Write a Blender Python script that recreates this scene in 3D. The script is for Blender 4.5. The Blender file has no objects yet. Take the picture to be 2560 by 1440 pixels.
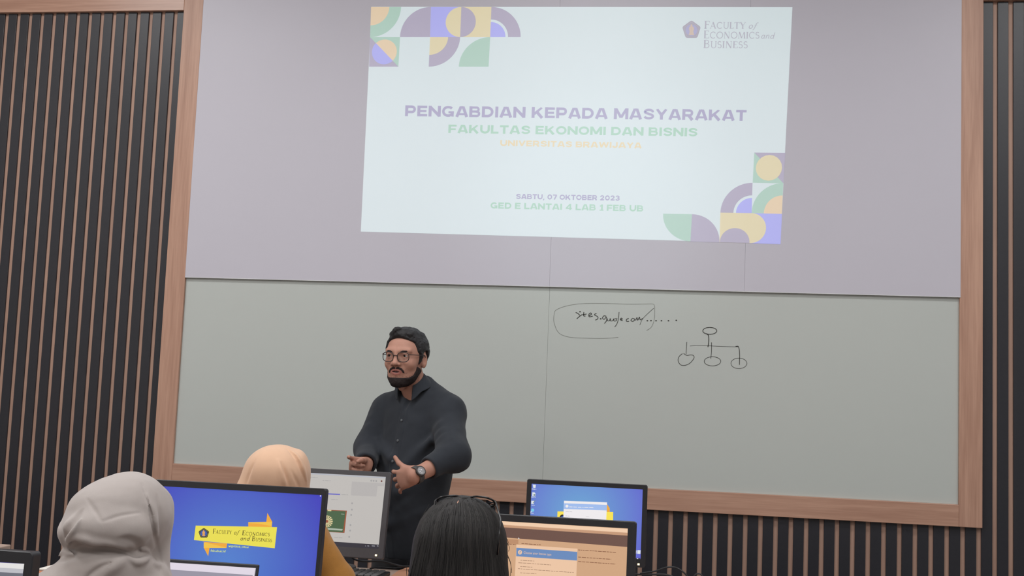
import bpy, bmesh, math, random
import numpy as np
from mathutils import Vector, Matrix

# ------------------------------------------------------------------ camera, light, exposure
SC = bpy.context.scene
COL = SC.collection
F_PX, W_PX, H_PX = 2850.0, 2560, 1440
CAM = np.array([0.0, 0.0, 1.45])
RIGHT = np.array([0.98776282, 0.15065877, 0.04033057])
UP = np.array([-0.02572681, -0.09765387, 0.99488786])
FWD = np.array([-0.15382702, 0.98375081, 0.0925829])

cam_data = bpy.data.cameras.new('camera')
cam_data.sensor_width = 36.0
cam_data.lens = 36.0 * F_PX / W_PX
cam_data.clip_start = 0.05
camera = bpy.data.objects.new('camera', cam_data)
COL.objects.link(camera)
camera.matrix_world = Matrix(((RIGHT[0], UP[0], -FWD[0], CAM[0]),
                              (RIGHT[1], UP[1], -FWD[1], CAM[1]),
                              (RIGHT[2], UP[2], -FWD[2], CAM[2]), (0, 0, 0, 1)))
SC.camera = camera

world = bpy.data.worlds.new('room_world')
SC.world = world
world.use_nodes = True
world.node_tree.nodes['Background'].inputs[0].default_value = (0.85, 0.9, 1.0, 1)
world.node_tree.nodes['Background'].inputs[1].default_value = 0.30

SC.view_settings.view_transform = 'Standard'
SC.view_settings.look = 'None'
SC.view_settings.gamma = 1.0
SC.view_settings.exposure = 0.0
SC.view_settings.use_curve_mapping = False

CEIL = 4.20
PANELS = [(x, y) for y in (3.7, 1.5, -0.9) for x in (-3.5, -0.6, 2.3)]
PANEL_W = {3.7: 27, 1.5: 33, -0.9: 30}
for (lx, ly) in PANELS:
    ld = bpy.data.lights.new('ceiling_panel_light', 'AREA')
    ld.shape = 'RECTANGLE'; ld.size = 1.16; ld.size_y = 0.56
    ld.energy = PANEL_W[ly] * {-3.5: 1.38, -0.6: 0.96, 2.3: 1.18}[lx]
    ld.color = (1.0, 1.0, 1.0)
    lo = bpy.data.objects.new('ceiling_panel_light', ld)
    lo.location = (lx, ly, CEIL - 0.035)
    COL.objects.link(lo)
PROJ_POS = (-0.62, 2.55, 2.92)
pl = bpy.data.lights.new('projector_lamp', 'SPOT')
pl.energy = 22; pl.spot_size = math.radians(30); pl.spot_blend = 0.6; pl.shadow_soft_size = 0.25
pl.color = (0.80, 1.0, 0.97)
plo = bpy.data.objects.new('projector_lamp', pl)
plo.location = (PROJ_POS[0], PROJ_POS[1] + 0.2, PROJ_POS[2])
plo.rotation_euler = (Vector((-0.50, 5.57, 2.40)) - Vector(plo.location)).to_track_quat('-Z', 'Y').to_euler()
COL.objects.link(plo)


# ------------------------------------------------------------------ helpers
def ray(px, py):
    return RIGHT * ((px - 1280) / F_PX) + UP * ((720 - py) / F_PX) + FWD


def at(px, py, Y):
    d = ray(px, py)
    return CAM + d * (Y / d[1])


def on_plane(px, py, p0, n):
    d = ray(px, py)
    return CAM + d * (np.dot(np.array(p0) - CAM, n) / np.dot(d, n))


def lin(c):
    c = c / 255.0
    return c / 12.92 if c <= 0.04045 else ((c + 0.055) / 1.055) ** 2.4


def RGB(r, g, b):
    return (lin(r), lin(g), lin(b), 1.0)


def mat(name, col, rough=0.6, var=0.06, scale=30.0, stretch=(1, 1, 1), bump=0.0, bscale=None, spec=0.5,
        emit=None, es=1.0, metal=0.0, coat=0.0, detail=4.0, sheen=0.0, alpha=1.0):
    m = bpy.data.materials.new(name)
    m.use_nodes = True
    nt = m.node_tree
    b = nt.nodes['Principled BSDF']
    b.inputs['Roughness'].default_value = rough
    b.inputs['Metallic'].default_value = metal
    b.inputs['Specular IOR Level'].default_value = spec
    b.inputs['Coat Weight'].default_value = coat
    b.inputs['Sheen Weight'].default_value = sheen
    tc = nt.nodes.new('ShaderNodeTexCoord')
    mp = nt.nodes.new('ShaderNodeMapping')
    mp.inputs['Scale'].default_value = stretch
    nt.links.new(tc.outputs['Object'], mp.inputs[0])
    nz = nt.nodes.new('ShaderNodeTexNoise')
    nz.inputs['Scale'].default_value = scale
    nz.inputs['Detail'].default_value = detail
    nt.links.new(mp.outputs[0], nz.inputs['Vector'])
    mx = nt.nodes.new('ShaderNodeMix'); mx.data_type = 'RGBA'
    lo = tuple(max(0, c * (1 - var)) for c in col[:3]) + (1,)
    hi = tuple(min(1, c * (1 + var)) for c in col[:3]) + (1,)
    mx.inputs[6].default_value = lo; mx.inputs[7].default_value = hi
    nt.links.new(nz.outputs[0], mx.inputs[0])
    nt.links.new(mx.outputs[2], b.inputs['Base Color'])
    if bump:
        bp = nt.nodes.new('ShaderNodeBump')
        bp.inputs['Strength'].default_value = bump
        bp.inputs['Distance'].default_value = 0.004
        n2 = nt.nodes.new('ShaderNodeTexNoise')
        n2.inputs['Scale'].default_value = bscale or scale * 3
        n2.inputs['Detail'].default_value = 3
        nt.links.new(mp.outputs[0], n2.inputs['Vector'])
        nt.links.new(n2.outputs[0], bp.inputs['Height'])
        nt.links.new(bp.outputs[0], b.inputs['Normal'])
    if emit is not None:
        b.inputs['Emission Color'].default_value = emit
        b.inputs['Emission Strength'].default_value = es
    if alpha < 1:
        b.inputs['Alpha'].default_value = alpha
    return m


def wood(name, c1, c2, axis='z', rough=0.42):
    m = bpy.data.materials.new(name); m.use_nodes = True
    nt = m.node_tree; b = nt.nodes['Principled BSDF']
    b.inputs['Roughness'].default_value = rough
    tc = nt.nodes.new('ShaderNodeTexCoord'); mp = nt.nodes.new('ShaderNodeMapping')
    s = {'x': (0.7, 16, 16), 'y': (16, 0.7, 16), 'z': (16, 16, 0.7)}[axis]
    mp.inputs['Scale'].default_value = s
    nt.links.new(tc.outputs['Object'], mp.inputs[0])
    n1 = nt.nodes.new('ShaderNodeTexNoise'); n1.inputs['Scale'].default_value = 1.6; n1.inputs['Detail'].default_value = 6
    n1.inputs['Distortion'].default_value = 0.6
    n2 = nt.nodes.new('ShaderNodeTexNoise'); n2.inputs['Scale'].default_value = 9; n2.inputs['Detail'].default_value = 2
    nt.links.new(mp.outputs[0], n1.inputs['Vector']); nt.links.new(mp.outputs[0], n2.inputs['Vector'])
    ad = nt.nodes.new('ShaderNodeMath'); ad.operation = 'MULTIPLY_ADD'
    ad.inputs[1].default_value = 0.45
    nt.links.new(n2.outputs[0], ad.inputs[0]); nt.links.new(n1.outputs[0], ad.inputs[2])
    rp = nt.nodes.new('ShaderNodeValToRGB')
    rp.color_ramp.elements[0].position = 0.45; rp.color_ramp.elements[0].color = c1
    rp.color_ramp.elements[1].position = 0.98; rp.color_ramp.elements[1].color = c2
    nt.links.new(ad.outputs[0], rp.inputs[0])
    nt.links.new(rp.outputs[0], b.inputs['Base Color'])
    bp = nt.nodes.new('ShaderNodeBump'); bp.inputs['Strength'].default_value = 0.08; bp.inputs['Distance'].default_value = 0.002
    nt.links.new(ad.outputs[0], bp.inputs['Height']); nt.links.new(bp.outputs[0], b.inputs['Normal'])
    return m


def tag(o, label=None, cat=None, group=None, kind=None):
    if label: o['label'] = label
    if cat: o['category'] = cat
    if group: o['group'] = group
    if kind: o['kind'] = kind
    return o


def thing(name, loc, label, cat, group=None, rotz=0.0, kind=None):
    o = bpy.data.objects.new(name, None)
    o.empty_display_size = 0.05
    COL.objects.link(o)
    o.location = loc
    o.rotation_euler = (0, 0, rotz)
    return tag(o, label, cat, group, kind)


def mesh_obj(name, verts, faces, mats, parent=None, smooth=False, fmat=None, label=None):
    me = bpy.data.meshes.new(name)
    me.from_pydata([tuple(map(float, v)) for v in verts], [], [tuple(int(i) for i in f) for f in faces])
    if not isinstance(mats, (list, tuple)): mats = [mats]
    for m in mats: me.materials.append(m)
    if fmat is not None: me.polygons.foreach_set('material_index', np.asarray(fmat, dtype=np.int32))
    if smooth: me.polygons.foreach_set('use_smooth', np.ones(len(me.polygons), dtype=bool))
    me.update()
    o = bpy.data.objects.new(name, me)
    COL.objects.link(o)
    if parent is not None: o.parent = parent
    if label: o['label'] = label
    return o


class MB:
    """collects shapes into one mesh"""
    def __init__(self): self.v = []; self.f = []; self.m = []

    def add(self, v, f, mi=0):
        b = len(self.v)
        self.v += [tuple(map(float, x)) for x in v]
        self.f += [tuple(int(i) + b for i in x) for x in f]
        self.m += [mi] * len(f)
        return self

    def box(self, lo, hi, mi=0, bev=0.0):
        bm = bmesh.new()
        bmesh.ops.create_cube(bm, size=1.0)
        lo = Vector(lo); hi = Vector(hi)
        for v in bm.verts:
            v.co = Vector(((lo.x + hi.x) / 2 + v.co.x * (hi.x - lo.x), (lo.y + hi.y) / 2 + v.co.y * (hi.y - lo.y),
                           (lo.z + hi.z) / 2 + v.co.z * (hi.z - lo.z)))
        if bev:
            bmesh.ops.bevel(bm, geom=list(bm.edges), offset=bev, segments=2, profile=0.5, affect='EDGES')
        bm.verts.index_update()
        self.add([v.co[:] for v in bm.verts], [[v.index for v in f.verts] for f in bm.faces], mi)
        bm.free()
        return self

    def tube(self, pts, r, n=8, mi=0, caps=True, flat=1.0):
        pts = [Vector(p) for p in pts]
        k = len(pts)
        rs = r if isinstance(r, (list, tuple)) else [r] * k
        vs = []; fs = []
        u = None
        for i, p in enumerate(pts):
            t = (pts[min(i + 1, k - 1)] - pts[max(i - 1, 0)])
            t = t.normalized() if t.length > 1e-9 else Vector((0, 0, 1))
            if u is None:
                u = t.orthogonal().normalized()
            else:
                u = (u - t * u.dot(t)); u = u.normalized() if u.length > 1e-9 else t.orthogonal().normalized()
            w = t.cross(u)
            for j in range(n):
                a = 2 * math.pi * j / n
                vs.append(p + (u * math.cos(a) + w * math.sin(a) * flat) * rs[i])
        for i in range(k - 1):
            for j in range(n):
                fs.append((i * n + j, i * n + (j + 1) % n, (i + 1) * n + (j + 1) % n, (i + 1) * n + j))
        if caps:
            fs.append(tuple(range(n - 1, -1, -1))); fs.append(tuple((k - 1) * n + j for j in range(n)))
        return self.add(vs, fs, mi)

    def lathe(self, prof, c=(0, 0, 0), n=24, mi=0):
        vs = []; fs = []
        for (r, z) in prof:
            for j in range(n):
                a = 2 * math.pi * j / n
                vs.append((c[0] + r * math.cos(a), c[1] + r * math.sin(a), c[2] + z))
        for i in range(len(prof) - 1):
            for j in range(n):
                fs.append((i * n + j, i * n + (j + 1) % n, (i + 1) * n + (j + 1) % n, (i + 1) * n + j))
        fs.append(tuple(range(n - 1, -1, -1))); fs.append(tuple((len(prof) - 1) * n + j for j in range(n)))
        return self.add(vs, fs, mi)

    def build(self, name, mats, parent=None, smooth=False, label=None):
        return mesh_obj(name, self.v, self.f, mats, parent, smooth, self.m, label)


def build_words(mb, name, mats, parent=None, label=None):
    """one object per word or far-apart piece of a line of lettering"""
    n = len(mb.v); par = list(range(n))

    def find(i):
        while par[i] != i: par[i] = par[par[i]]; i = par[i]
        return i
    for f in mb.f:
        for i in f[1:]: par[find(i)] = find(f[0])
    V = np.array(mb.v); isl = {}
    for i in range(n): isl.setdefault(find(i), []).append(i)
    keys = list(isl); lo = np.array([V[isl[k]].min(0) for k in keys]); hi = np.array([V[isl[k]].max(0) for k in keys])
    size = (hi - lo).max(1); grp = list(range(len(keys)))

    def gf(i):
        while grp[i] != i: i = grp[i]
        return i
    for i in range(len(keys)):
        for j in range(i):
            gap = np.linalg.norm(np.maximum(0, np.maximum(lo[i] - hi[j], lo[j] - hi[i])))
            if gap <= max(.02, .5 * max(size[i], size[j])): grp[gf(i)] = gf(j)
    pos = {k: a for a, k in enumerate(keys)}
    out = []
    for g in sorted({gf(i) for i in range(len(keys))}):
        idx = {}; vs = []; fs = []; fm = []
        for f, m in zip(mb.f, mb.m):
            if gf(pos[find(f[0])]) != g: continue
            for i in f:
                if i not in idx: idx[i] = len(vs); vs.append(mb.v[i])
            fs.append(tuple(idx[i] for i in f)); fm.append(m)
        out.append(mesh_obj(name, vs, fs, mats, parent, False, fm, label))
    return out


def smooth_by_angle(o, deg=35):
    me = o.data
    me.polygons.foreach_set('use_smooth', np.ones(len(me.polygons), dtype=bool))
    bm = bmesh.new(); bm.from_mesh(me)
    for e in bm.edges:
        if len(e.link_faces) == 2 and e.calc_face_angle(0) > math.radians(deg): e.smooth = False
    bm.to_mesh(me); bm.free()
    return o


_tcache = {}


def text_geo(s, bold=0.0):
    """2-D outline of a line of text: x scaled to 0..1, y in cap heights"""
    def raw(t):
        c = bpy.data.curves.new('lettering', 'FONT')
        c.body = t; c.size = 1.0; c.offset = bold; c.resolution_u = 3; c.fill_mode = 'FRONT'
        o = bpy.data.objects.new('lettering', c)
        COL.objects.link(o)
        dg = bpy.context.evaluated_depsgraph_get()
        me = bpy.data.meshes.new_from_object(o.evaluated_get(dg))
        v = np.array([x.co[:2] for x in me.vertices]).reshape(-1, 2); f = [tuple(p.vertices) for p in me.polygons]
        bpy.data.objects.remove(o); bpy.data.curves.remove(c); bpy.data.meshes.remove(me)
        return v, f
    key = ('H', bold)
    if key not in _tcache: _tcache[key] = raw('H')[0]
    hv = _tcache[key]
    v, f = raw(s)
    v = v.copy()
    v[:, 0] = (v[:, 0] - v[:, 0].min()) / (v[:, 0].max() - v[:, 0].min())
    v[:, 1] = (v[:, 1] - hv[:, 1].min()) / (hv[:, 1].max() - hv[:, 1].min())
    return v, f


# stroke alphabet with thick and thin strokes and serifs (for the faculty name)
TH, TN = 0.15, 0.055


def _arc(cx, cy, rx, ry, a0, a1, n=14):
    return [(cx + rx * math.cos(math.radians(a0 + (a1 - a0) * i / n)), cy + ry * math.sin(math.radians(a0 + (a1 - a0) * i / n))) for i in range(n + 1)]


def _sf(x, y, w=0.26): return ([(x - w / 2, y), (x + w / 2, y)], TN)


SERIF = {
    'F': (0.62, [([(.16, 0), (.16, 1)], TH), ([(.04, .97), (.58, .97)], TN), ([(.16, .52), (.48, .52)], TN), ([(.58, .97), (.58, .80)], TN), ([(.48, .6), (.48, .44)], TN), _sf(.16, .02)]),
    'A': (0.86, [([(.10, 0), (.42, 1)], TN), ([(.42, 1), (.74, 0)], TH), ([(.20, .34), (.62, .34)], TN), _sf(.10, .02, .2), _sf(.75, .02, .22)]),
    'C': (0.84, [(_arc(.46, .5, .38, .48, 50, 310), 0.10), ([(.72, .92), (.72, .72)], TN)]),
    'U': (0.84, [([(.16, 1), (.16, .32)] + _arc(.43, .3, .27, .29, 180, 360) + [(.70, 1)], 0.09), _sf(.16, .98), _sf(.70, .98, .2)]),
    'L': (0.62, [([(.16, 0), (.16, 1)], TH), ([(.04, .03), (.56, .03)], TN), ([(.56, .03), (.56, .22)], TN), _sf(.16, .98)]),
    'T': (0.74, [([(.37, 0), (.37, 1)], TH), ([(.04, .97), (.70, .97)], TN), ([(.04, .97), (.04, .8)], TN), ([(.70, .97), (.70, .8)], TN), _sf(.37, .02)]),
    'Y': (0.80, [([(.40, 0), (.40, .45)], TH), ([(.40, .45), (.10, 1)], TH), ([(.40, .45), (.72, 1)], TN), _sf(.40, .02), _sf(.10, .98, .22), _sf(.72, .98, .18)]),
    'E': (0.68, [([(.16, 0), (.16, 1)], TH), ([(.04, .97), (.58, .97)], TN), ([(.16, .52), (.5, .52)], TN), ([(.04, .03), (.62, .03)], TN), ([(.58, .97), (.58, .8)], TN), ([(.62, .03), (.62, .22)], TN)]),
    'O': (0.96, [(_arc(.48, .5, .40, .48, 0, 360, 26), 0.105)]),
    'N': (0.92, [([(.16, 0), (.16, 1)], TN), ([(.16, 1), (.74, 0)], TH), ([(.74, 0), (.74, 1)], TN), _sf(.16, .02, .2), _sf(.74, .98, .2)]),
    'M': (1.06, [([(.12, 0), (.20, 1)], TN), ([(.20, 1), (.52, .05)], TH), ([(.52, .05), (.84, 1)], TN), ([(.84, 1), (.92, 0)], TH), _sf(.12, .02, .2), _sf(.92, .02, .24)]),
    'I': (0.36, [([(.18, 0), (.18, 1)], TH), _sf(.18, .02), _sf(.18, .98)]),
    'S': (0.60, [(_arc(.30, .74, .20, .23, 30, 270, 12) + _arc(.30, .27, .22, .25, 90, -150, 12), 0.10)]),
    'B': (0.72, [([(.16, 0), (.16, 1)], TH), ([(.04, .97), (.36, .97)] + _arc(.36, .75, .20, .22, 90, -90, 8) + [(.16, .53)], 0.08), ([(.36, .53)] + _arc(.38, .28, .24, .25, 90, -90, 8) + [(.04, .03)], 0.08)]),
    'o': (0.54, [(_arc(.26, .30, .20, .29, 0, 360, 18), 0.10)]),
    'f': (0.42, [([(.02, -.22), (.12, -.2), (.2, .2), (.27, .85), (.38, .98), (.48, .93)], 0.09), ([(.08, .58), (.42, .58)], TN)]),
    'a': (0.54, [(_arc(.24, .28, .18, .27, 0, 360, 16), 0.09), ([(.42, .56), (.40, .08), (.50, .02)], 0.09)]),
    'n': (0.58, [([(.10, .56), (.10, 0)], 0.09), ([(.10, .4), (.22, .55), (.38, .55), (.42, .4), (.42, .08), (.52, .02)], 0.09)]),
    'd': (0.56, [(_arc(.24, .28, .18, .27, 0, 360, 16), 0.09), ([(.44, 1.0), (.42, .08), (.52, .02)], 0.09)]),
}


def _a(cx, cy, rx, ry, a0, a1, n=12): return _arc(cx, cy, rx, ry, a0, a1, n)


SB = 0.27                                # heavy wide sans capitals, drawn as strokes
_l, _b, _t = SB / 2, 0.115, 0.885        # left stem, bottom bar, top bar
SANS = {
    'P': (1.0, [([(_l, 0), (_l, 1)], SB), ([(_l, _t), (.62, _t)] + _a(.62, .64, .23, .245, 90, -90) + [(_l, .395)], .23)]),
    'E': (.92, [([(_l, 0), (_l, 1)], SB), ([(_l, _t), (.88, _t)], .22), ([(_l, .5), (.82, .5)], .2), ([(_l, _b), (.9, _b)], .22)]),
    'N': (1.1, [([(_l, 0), (_l, 1)], SB), ([(1.1 - _l, 0), (1.1 - _l, 1)], SB), ([(_l - .02, .94), (1.12 - _l, .06)], .27)]),
    'G': (1.14, [(_a(.57, .5, .44, .395, 42, 330, 20) + [(.98, .42)], .235), ([(.6, .42), (1.09, .42)], .19), ([(.98, .5), (.98, .02)], .2)]),
    'A': (1.14, [([(.12, 0), (.49, 1)], .27), ([(1.02, 0), (.65, 1)], .27), ([(.49, .9), (.65, .9)], .2), ([(.28, .26), (.86, .26)], .18)]),
    'B': (1.04, [([(_l, 0), (_l, 1)], SB), ([(_l, _t), (.64, _t)] + _a(.64, .70, .19, .19, 90, -90) + [(_l, .51)], .2), ([(.6, .50)] + _a(.68, .305, .21, .195, 90, -90) + [(_l, .11)], .21)]),
    'D': (1.08, [([(_l, 0), (_l, 1)], SB), ([(_l, _t), (.5, _t)] + _a(.5, .5, .43, .385, 90, -90, 16) + [(_l, _b)], .235)]),
    'I': (.32, [([(.16, 0), (.16, 1)], SB)]),
    'K': (1.1, [([(_l, 0), (_l, 1)], SB), ([(.22, .36), (.90, 1)], .25), ([(.46, .56), (.96, 0)], .27)]),
    'M': (1.3, [([(_l, 0), (_l, 1)], SB), ([(1.3 - _l, 0), (1.3 - _l, 1)], SB), ([(.18, .98), (.65, .14)], .25), ([(1.12, .98), (.65, .14)], .25)]),
    'S': (1.02, [([(.88, .66)] + _a(.51, .70, .36, .19, 10, 200, 12) + _a(.51, .30, .38, .19, 75, -170, 14), .215)]),
    'Y': (1.08, [([(.54, 0), (.54, .45)], SB), ([(.54, .42), (.13, 1)], .26), ([(.54, .42), (.95, 1)], .26)]),
    'R': (1.06, [([(_l, 0), (_l, 1)], SB), ([(_l, _t), (.64, _t)] + _a(.64, .655, .23, .23, 90, -90) + [(_l, .425)], .22), ([(.58, .42), (.92, 0)], .28)]),
    'T': (.98, [([(.49, 0), (.49, 1)], SB), ([(.02, _t), (.96, _t)], .23)]),
    'F': (.9, [([(_l, 0), (_l, 1)], SB), ([(_l, _t), (.88, _t)], .22), ([(_l, .46), (.8, .46)], .2)]),
    'U': (1.08, [([(_l, 1), (_l, .45)] + _a(.54, .45, .405, .34, 180, 360, 16) + [(1.08 - _l, 1)], .25)]),
    'L': (.86, [([(_l, 0), (_l, 1)], SB), ([(_l, _b), (.84, _b)], .23)]),
    'O': (1.16, [(_a(.58, .5, .45, .39, 0, 360, 30), .235)]),
    'V': (1.1, [([(.13, 1), (.55, .06)], .26), ([(.97, 1), (.55, .06)], .26)]),
    'W': (1.56, [([(.13, 1), (.42, .06)], .25), ([(.78, .94), (.42, .06)], .24), ([(.78, .94), (1.14, .06)], .24), ([(1.43, 1), (1.14, .06)], .25)]),
    'J': (.86, [([(.70, 1), (.70, .4)] + _a(.41, .38, .29, .27, 0, -180, 12), .25)]),
    '0': (1.04, [(_a(.52, .5, .38, .39, 0, 360, 28), .235)]),
    '7': (.9, [([(.06, _t), (.86, _t)], .22), ([(.80, .86), (.36, 0)], .26)]),
    '2': (.98, [([(.16, .66)] + _a(.48, .68, .32, .21, 170, -20, 12) + [(.24, .14)], .22), ([(.08, .11), (.92, .11)], .22)]),
    '3': (.98, [(_a(.46, .71, .32, .18, 165, -70, 12), .21), (_a(.46, .29, .36, .19, 75, -165, 14), .21), ([(.36, .5), (.6, .5)], .18)]),
    '4': (1.04, [([(.74, 0), (.74, 1)], .25), ([(.70, .95), (.10, .28)], .2), ([(.04, .27), (1.0, .27)], .19)]),
    '1': (.62, [([(.40, 0), (.40, 1)], SB), ([(.40, .88), (.06, .70)], .2), ([(.04, .08), (.66, .08)], .16)]),
    ',': (.34, [([(.17, .14), (.17, .0), (.08, -.18)], .2)]),
}


def sans_geo(s):
    V = []; Fc = []; x = 0.0
    for ch in s:
        if ch == ' ': x += .46; continue
        adv, strokes = SANS[ch]
        for pts, w in strokes:
            vs, fs = strip(pts, w)
            b = len(V)
            V += [(x + p[0], min(max(p[1], -.2), 1.0)) for p in vs]
            Fc += [tuple(i + b for i in f) for f in fs]
        x += adv + .10
    V = np.array(V)
    V[:, 0] = (V[:, 0] - V[:, 0].min()) / (V[:, 0].max() - V[:, 0].min())
    return V, Fc


def strip(pts, w):
    pts = [np.array(p, float) for p in pts]
    n = len(pts); vs = []; fs = []
    closed = np.linalg.norm(pts[0] - pts[-1]) < 1e-6
    for i in range(n):
        a = pts[i - 1] if i > 0 else (pts[-2] if closed else pts[i])
        b = pts[i + 1] if i < n - 1 else (pts[1] if closed else pts[i])
        t = b - a; t = t / (np.linalg.norm(t) + 1e-9)
        nn = np.array([-t[1], t[0]])
        ww = w[i] if isinstance(w, (list, tuple, np.ndarray)) else w
        vs += [pts[i] + nn * ww / 2, pts[i] - nn * ww / 2]
    for i in range(n - 1): fs.append((2 * i, 2 * i + 1, 2 * i + 3, 2 * i + 2))
    return vs, fs


def serif_geo(runs):
    """runs: list of (text, height, italic shear, gap before); returns verts (x 0..1, y in heights of 1), faces"""
    V = []; Fc = []; x = 0.0
    for (s, h, sh, gap) in runs:
        x += gap
        for ch in s:
            if ch == ' ': x += 0.28 * h; continue
            adv, strokes = SERIF[ch]
            for pts, w in strokes:
                vs, fs = strip(pts, w)
                b = len(V)
                V += [(x + (p[0] + sh * p[1]) * h, p[1] * h) for p in vs]
                Fc += [tuple(i + b for i in f) for f in fs]
            x += (adv + 0.03) * h
    V = np.array(V)
    V[:, 0] = (V[:, 0] - V[:, 0].min()) / (V[:, 0].max() - V[:, 0].min())
    return V, Fc


class Flat:
    """flat artwork laid on a real plane (a lit screen, a board); shapes are given in photo pixels and meet that plane"""
    def __init__(self, place, lift):
        self.place = place; self.lift = lift; self.layers = {}

    def _mb(self, key): return self.layers.setdefault(key, MB())

    def poly(self, key, pts, layer=1, mi=0):
        self._mb(key).add([self.place(p[0], p[1], self.lift * layer) for p in pts], [tuple(range(len(pts)))], mi)

    def quad(self, key, a, b, c, d, layer=1, mi=0): self.poly(key, [a, b, c, d], layer, mi)

    def stroke(self, key, pts, w, layer=1, mi=0):
        vs, fs = strip(pts, w)
        self._mb(key).add([self.place(p[0], p[1], self.lift * layer) for p in vs], fs, mi)

    def line_of(self, key, geo, x0, y0, x1, y1, h, layer=1, lean=0.0, mi=0):
        v, f = geo
        st = np.zeros(len(v)); run = 0; prev = set()
        for fc in f:                                  # strokes that cross lie a hair apart
            if not (set(fc) & prev): run = (run + 1) % 5
            prev = set(fc)
            for i in fc: st[i] = run
        P = [self.place(x0 + (x1 - x0) * a + lean * c * h, y0 + (y1 - y0) * a - c * h, self.lift * (layer + .12 * k)) for (a, c), k in zip(v, st)]
        self._mb(key).add(P, f, mi)

    def circle(self, key, c, rx, ry, layer=1, mi=0, n=28):
        self.poly(key, [(c[0] + rx * math.cos(2 * math.pi * i / n), c[1] + ry * math.sin(2 * math.pi * i / n)) for i in range(n)], layer, mi)


def bil(q, u, v):
    a, b, c, d = [np.array(x, float) for x in q]      # TL TR BR BL
    return (a * (1 - u) + b * u) * (1 - v) + (d * (1 - u) + c * u) * v

# ------------------------------------------------------------------ materials
M_WOODV = wood('oak_vertical', RGB(172, 130, 110), RGB(204, 162, 140), 'z')
M_WOODH = wood('oak_horizontal', RGB(172, 130, 110), RGB(204, 162, 140), 'x', 0.30)
M_SLATBASE = wood('oak_groove', RGB(170, 136, 120), RGB(190, 154, 136), 'z', 0.55)
M_BLACK = mat('black_panel', RGB(43, 43, 49), 0.38, 0.12, 60, bump=0.05, bscale=300, spec=0.5)
M_SCREENBOARD = mat('lavender_board', RGB(205, 202, 213), 0.45, 0.015, 3, bump=0.03, bscale=6)
M_WHITEBOARD = mat('grey_white_board', RGB(196, 201, 197), 0.42, 0.012, 3)
M_EDGE = mat('board_edge', RGB(214, 214, 216), 0.4, 0.02, 20)
M_WALLPAINT = mat('wall_paint', RGB(205, 202, 198), 0.8, 0.03, 8, bump=0.05, bscale=200)
M_CEIL = mat('ceiling_paint', RGB(225, 224, 222), 0.85, 0.03, 10)
M_FLOOR = mat('floor_carpet', RGB(92, 88, 88), 0.95, 0.25, 120, bump=0.3, bscale=500)
M_DESK = mat('desk_laminate', RGB(196, 172, 158), 0.42, 0.06, 14, stretch=(1, 8, 1))
M_DESKLEG = mat('desk_leg_metal', RGB(70, 70, 74), 0.4, 0.05, 30, metal=0.6)
M_PLASTIC = mat('black_plastic', RGB(38, 38, 42), 0.42, 0.06, 80, bump=0.04, bscale=600)
M_PLASTICG = mat('charcoal_plastic', RGB(72, 70, 74), 0.45, 0.05, 80, bump=0.04, bscale=600)
M_MARKER = mat('marker_ink', RGB(66, 66, 62), 0.7, 0.1, 200)
M_MARKERL = mat('faint_marker_ink', RGB(128, 130, 124), 0.7, 0.1, 200)
M_CHAIRF = mat('chair_fabric', RGB(45, 47, 55), 0.9, 0.15, 200, bump=0.2, bscale=700)
M_METAL = mat('lamp_metal', RGB(225, 225, 225), 0.4, 0.03, 40)
M_LED = mat('led_amber', RGB(255, 220, 150), 0.4, 0, 10, emit=RGB(255, 225, 160), es=3.0)

# ------------------------------------------------------------------ room
YW = 5.60
XL, XR, YB = -4.6, 4.6, -2.6


def struct(name, mb, mats, label, cat, parent=None, smooth=False):
    o = mb.build(name, mats, parent, smooth)
    if parent is None: tag(o, label, cat, kind='structure')
    return o


struct('floor', MB().box((XL, YB, -0.1), (XR, YW, 0)), M_FLOOR, 'dark grey carpet floor of the computer classroom', 'floor')
struct('ceiling', MB().box((XL, YB, CEIL), (XR, YW, CEIL + 0.1)), M_CEIL, 'plain white ceiling over the computer classroom', 'ceiling')
struct('wall_left', MB().box((XL - 0.1, YB, -0.1), (XL, YW, CEIL + 0.1)), M_WALLPAINT, 'pale painted side wall left of the slatted front wall', 'wall')
struct('wall_right', MB().box((XR, YB, -0.1), (XR + 0.1, YW, CEIL + 0.1)), M_WALLPAINT, 'pale painted side wall right of the slatted front wall', 'wall')
struct('wall_rear', MB().box((XL, YB - 0.1, -0.1), (XR, YB, CEIL + 0.1)), M_WALLPAINT, 'pale painted rear wall behind the seats', 'wall')
GROOVE = 0.009                         # black boards stand this far off the oak backing
wf = struct('wall_front', MB().box((XL, YW + GROOVE, -0.1), (XR, YW + 0.16, CEIL + 0.1)), M_SLATBASE,
            'oak backed front wall showing between the black slats', 'wall')
PITCH, GW = 0.0703, 0.0215
Z_RAIL = 1.45 + 1.9681                 # underside of the oak rail along the top
Z_BT, Z_BB = 1.45 - 0.4242, 1.45 - 0.5252
X_OL, X_IL, X_IR, X_OR = -2.7052, -2.5967, 1.2524, 1.3560
# slide the phase of each field of grooves so they fall as measured
G0L, G0R = -2.7606, -0.1310


def slats(x0, x1, z0, z1, phase, name):
    mb = MB()
    k0 = math.ceil((x0 - phase) / PITCH) - 1
    edges = []
    x = x0
    for k in range(k0, k0 + 400):
        g = phase + k * PITCH
        a, b = g - GW / 2, g + GW / 2
        if b <= x0: continue
        if a >= x1: break
        if a > x: mb.box((x, YW, z0), (min(a, x1), YW + GROOVE + 0.002, z1), bev=0.0015)
        x = b
    if x < x1: mb.box((x, YW, z0), (x1, YW + GROOVE + 0.002, z1), bev=0.0015)
    o = mb.build(name, M_BLACK, wf)
    return o


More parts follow.
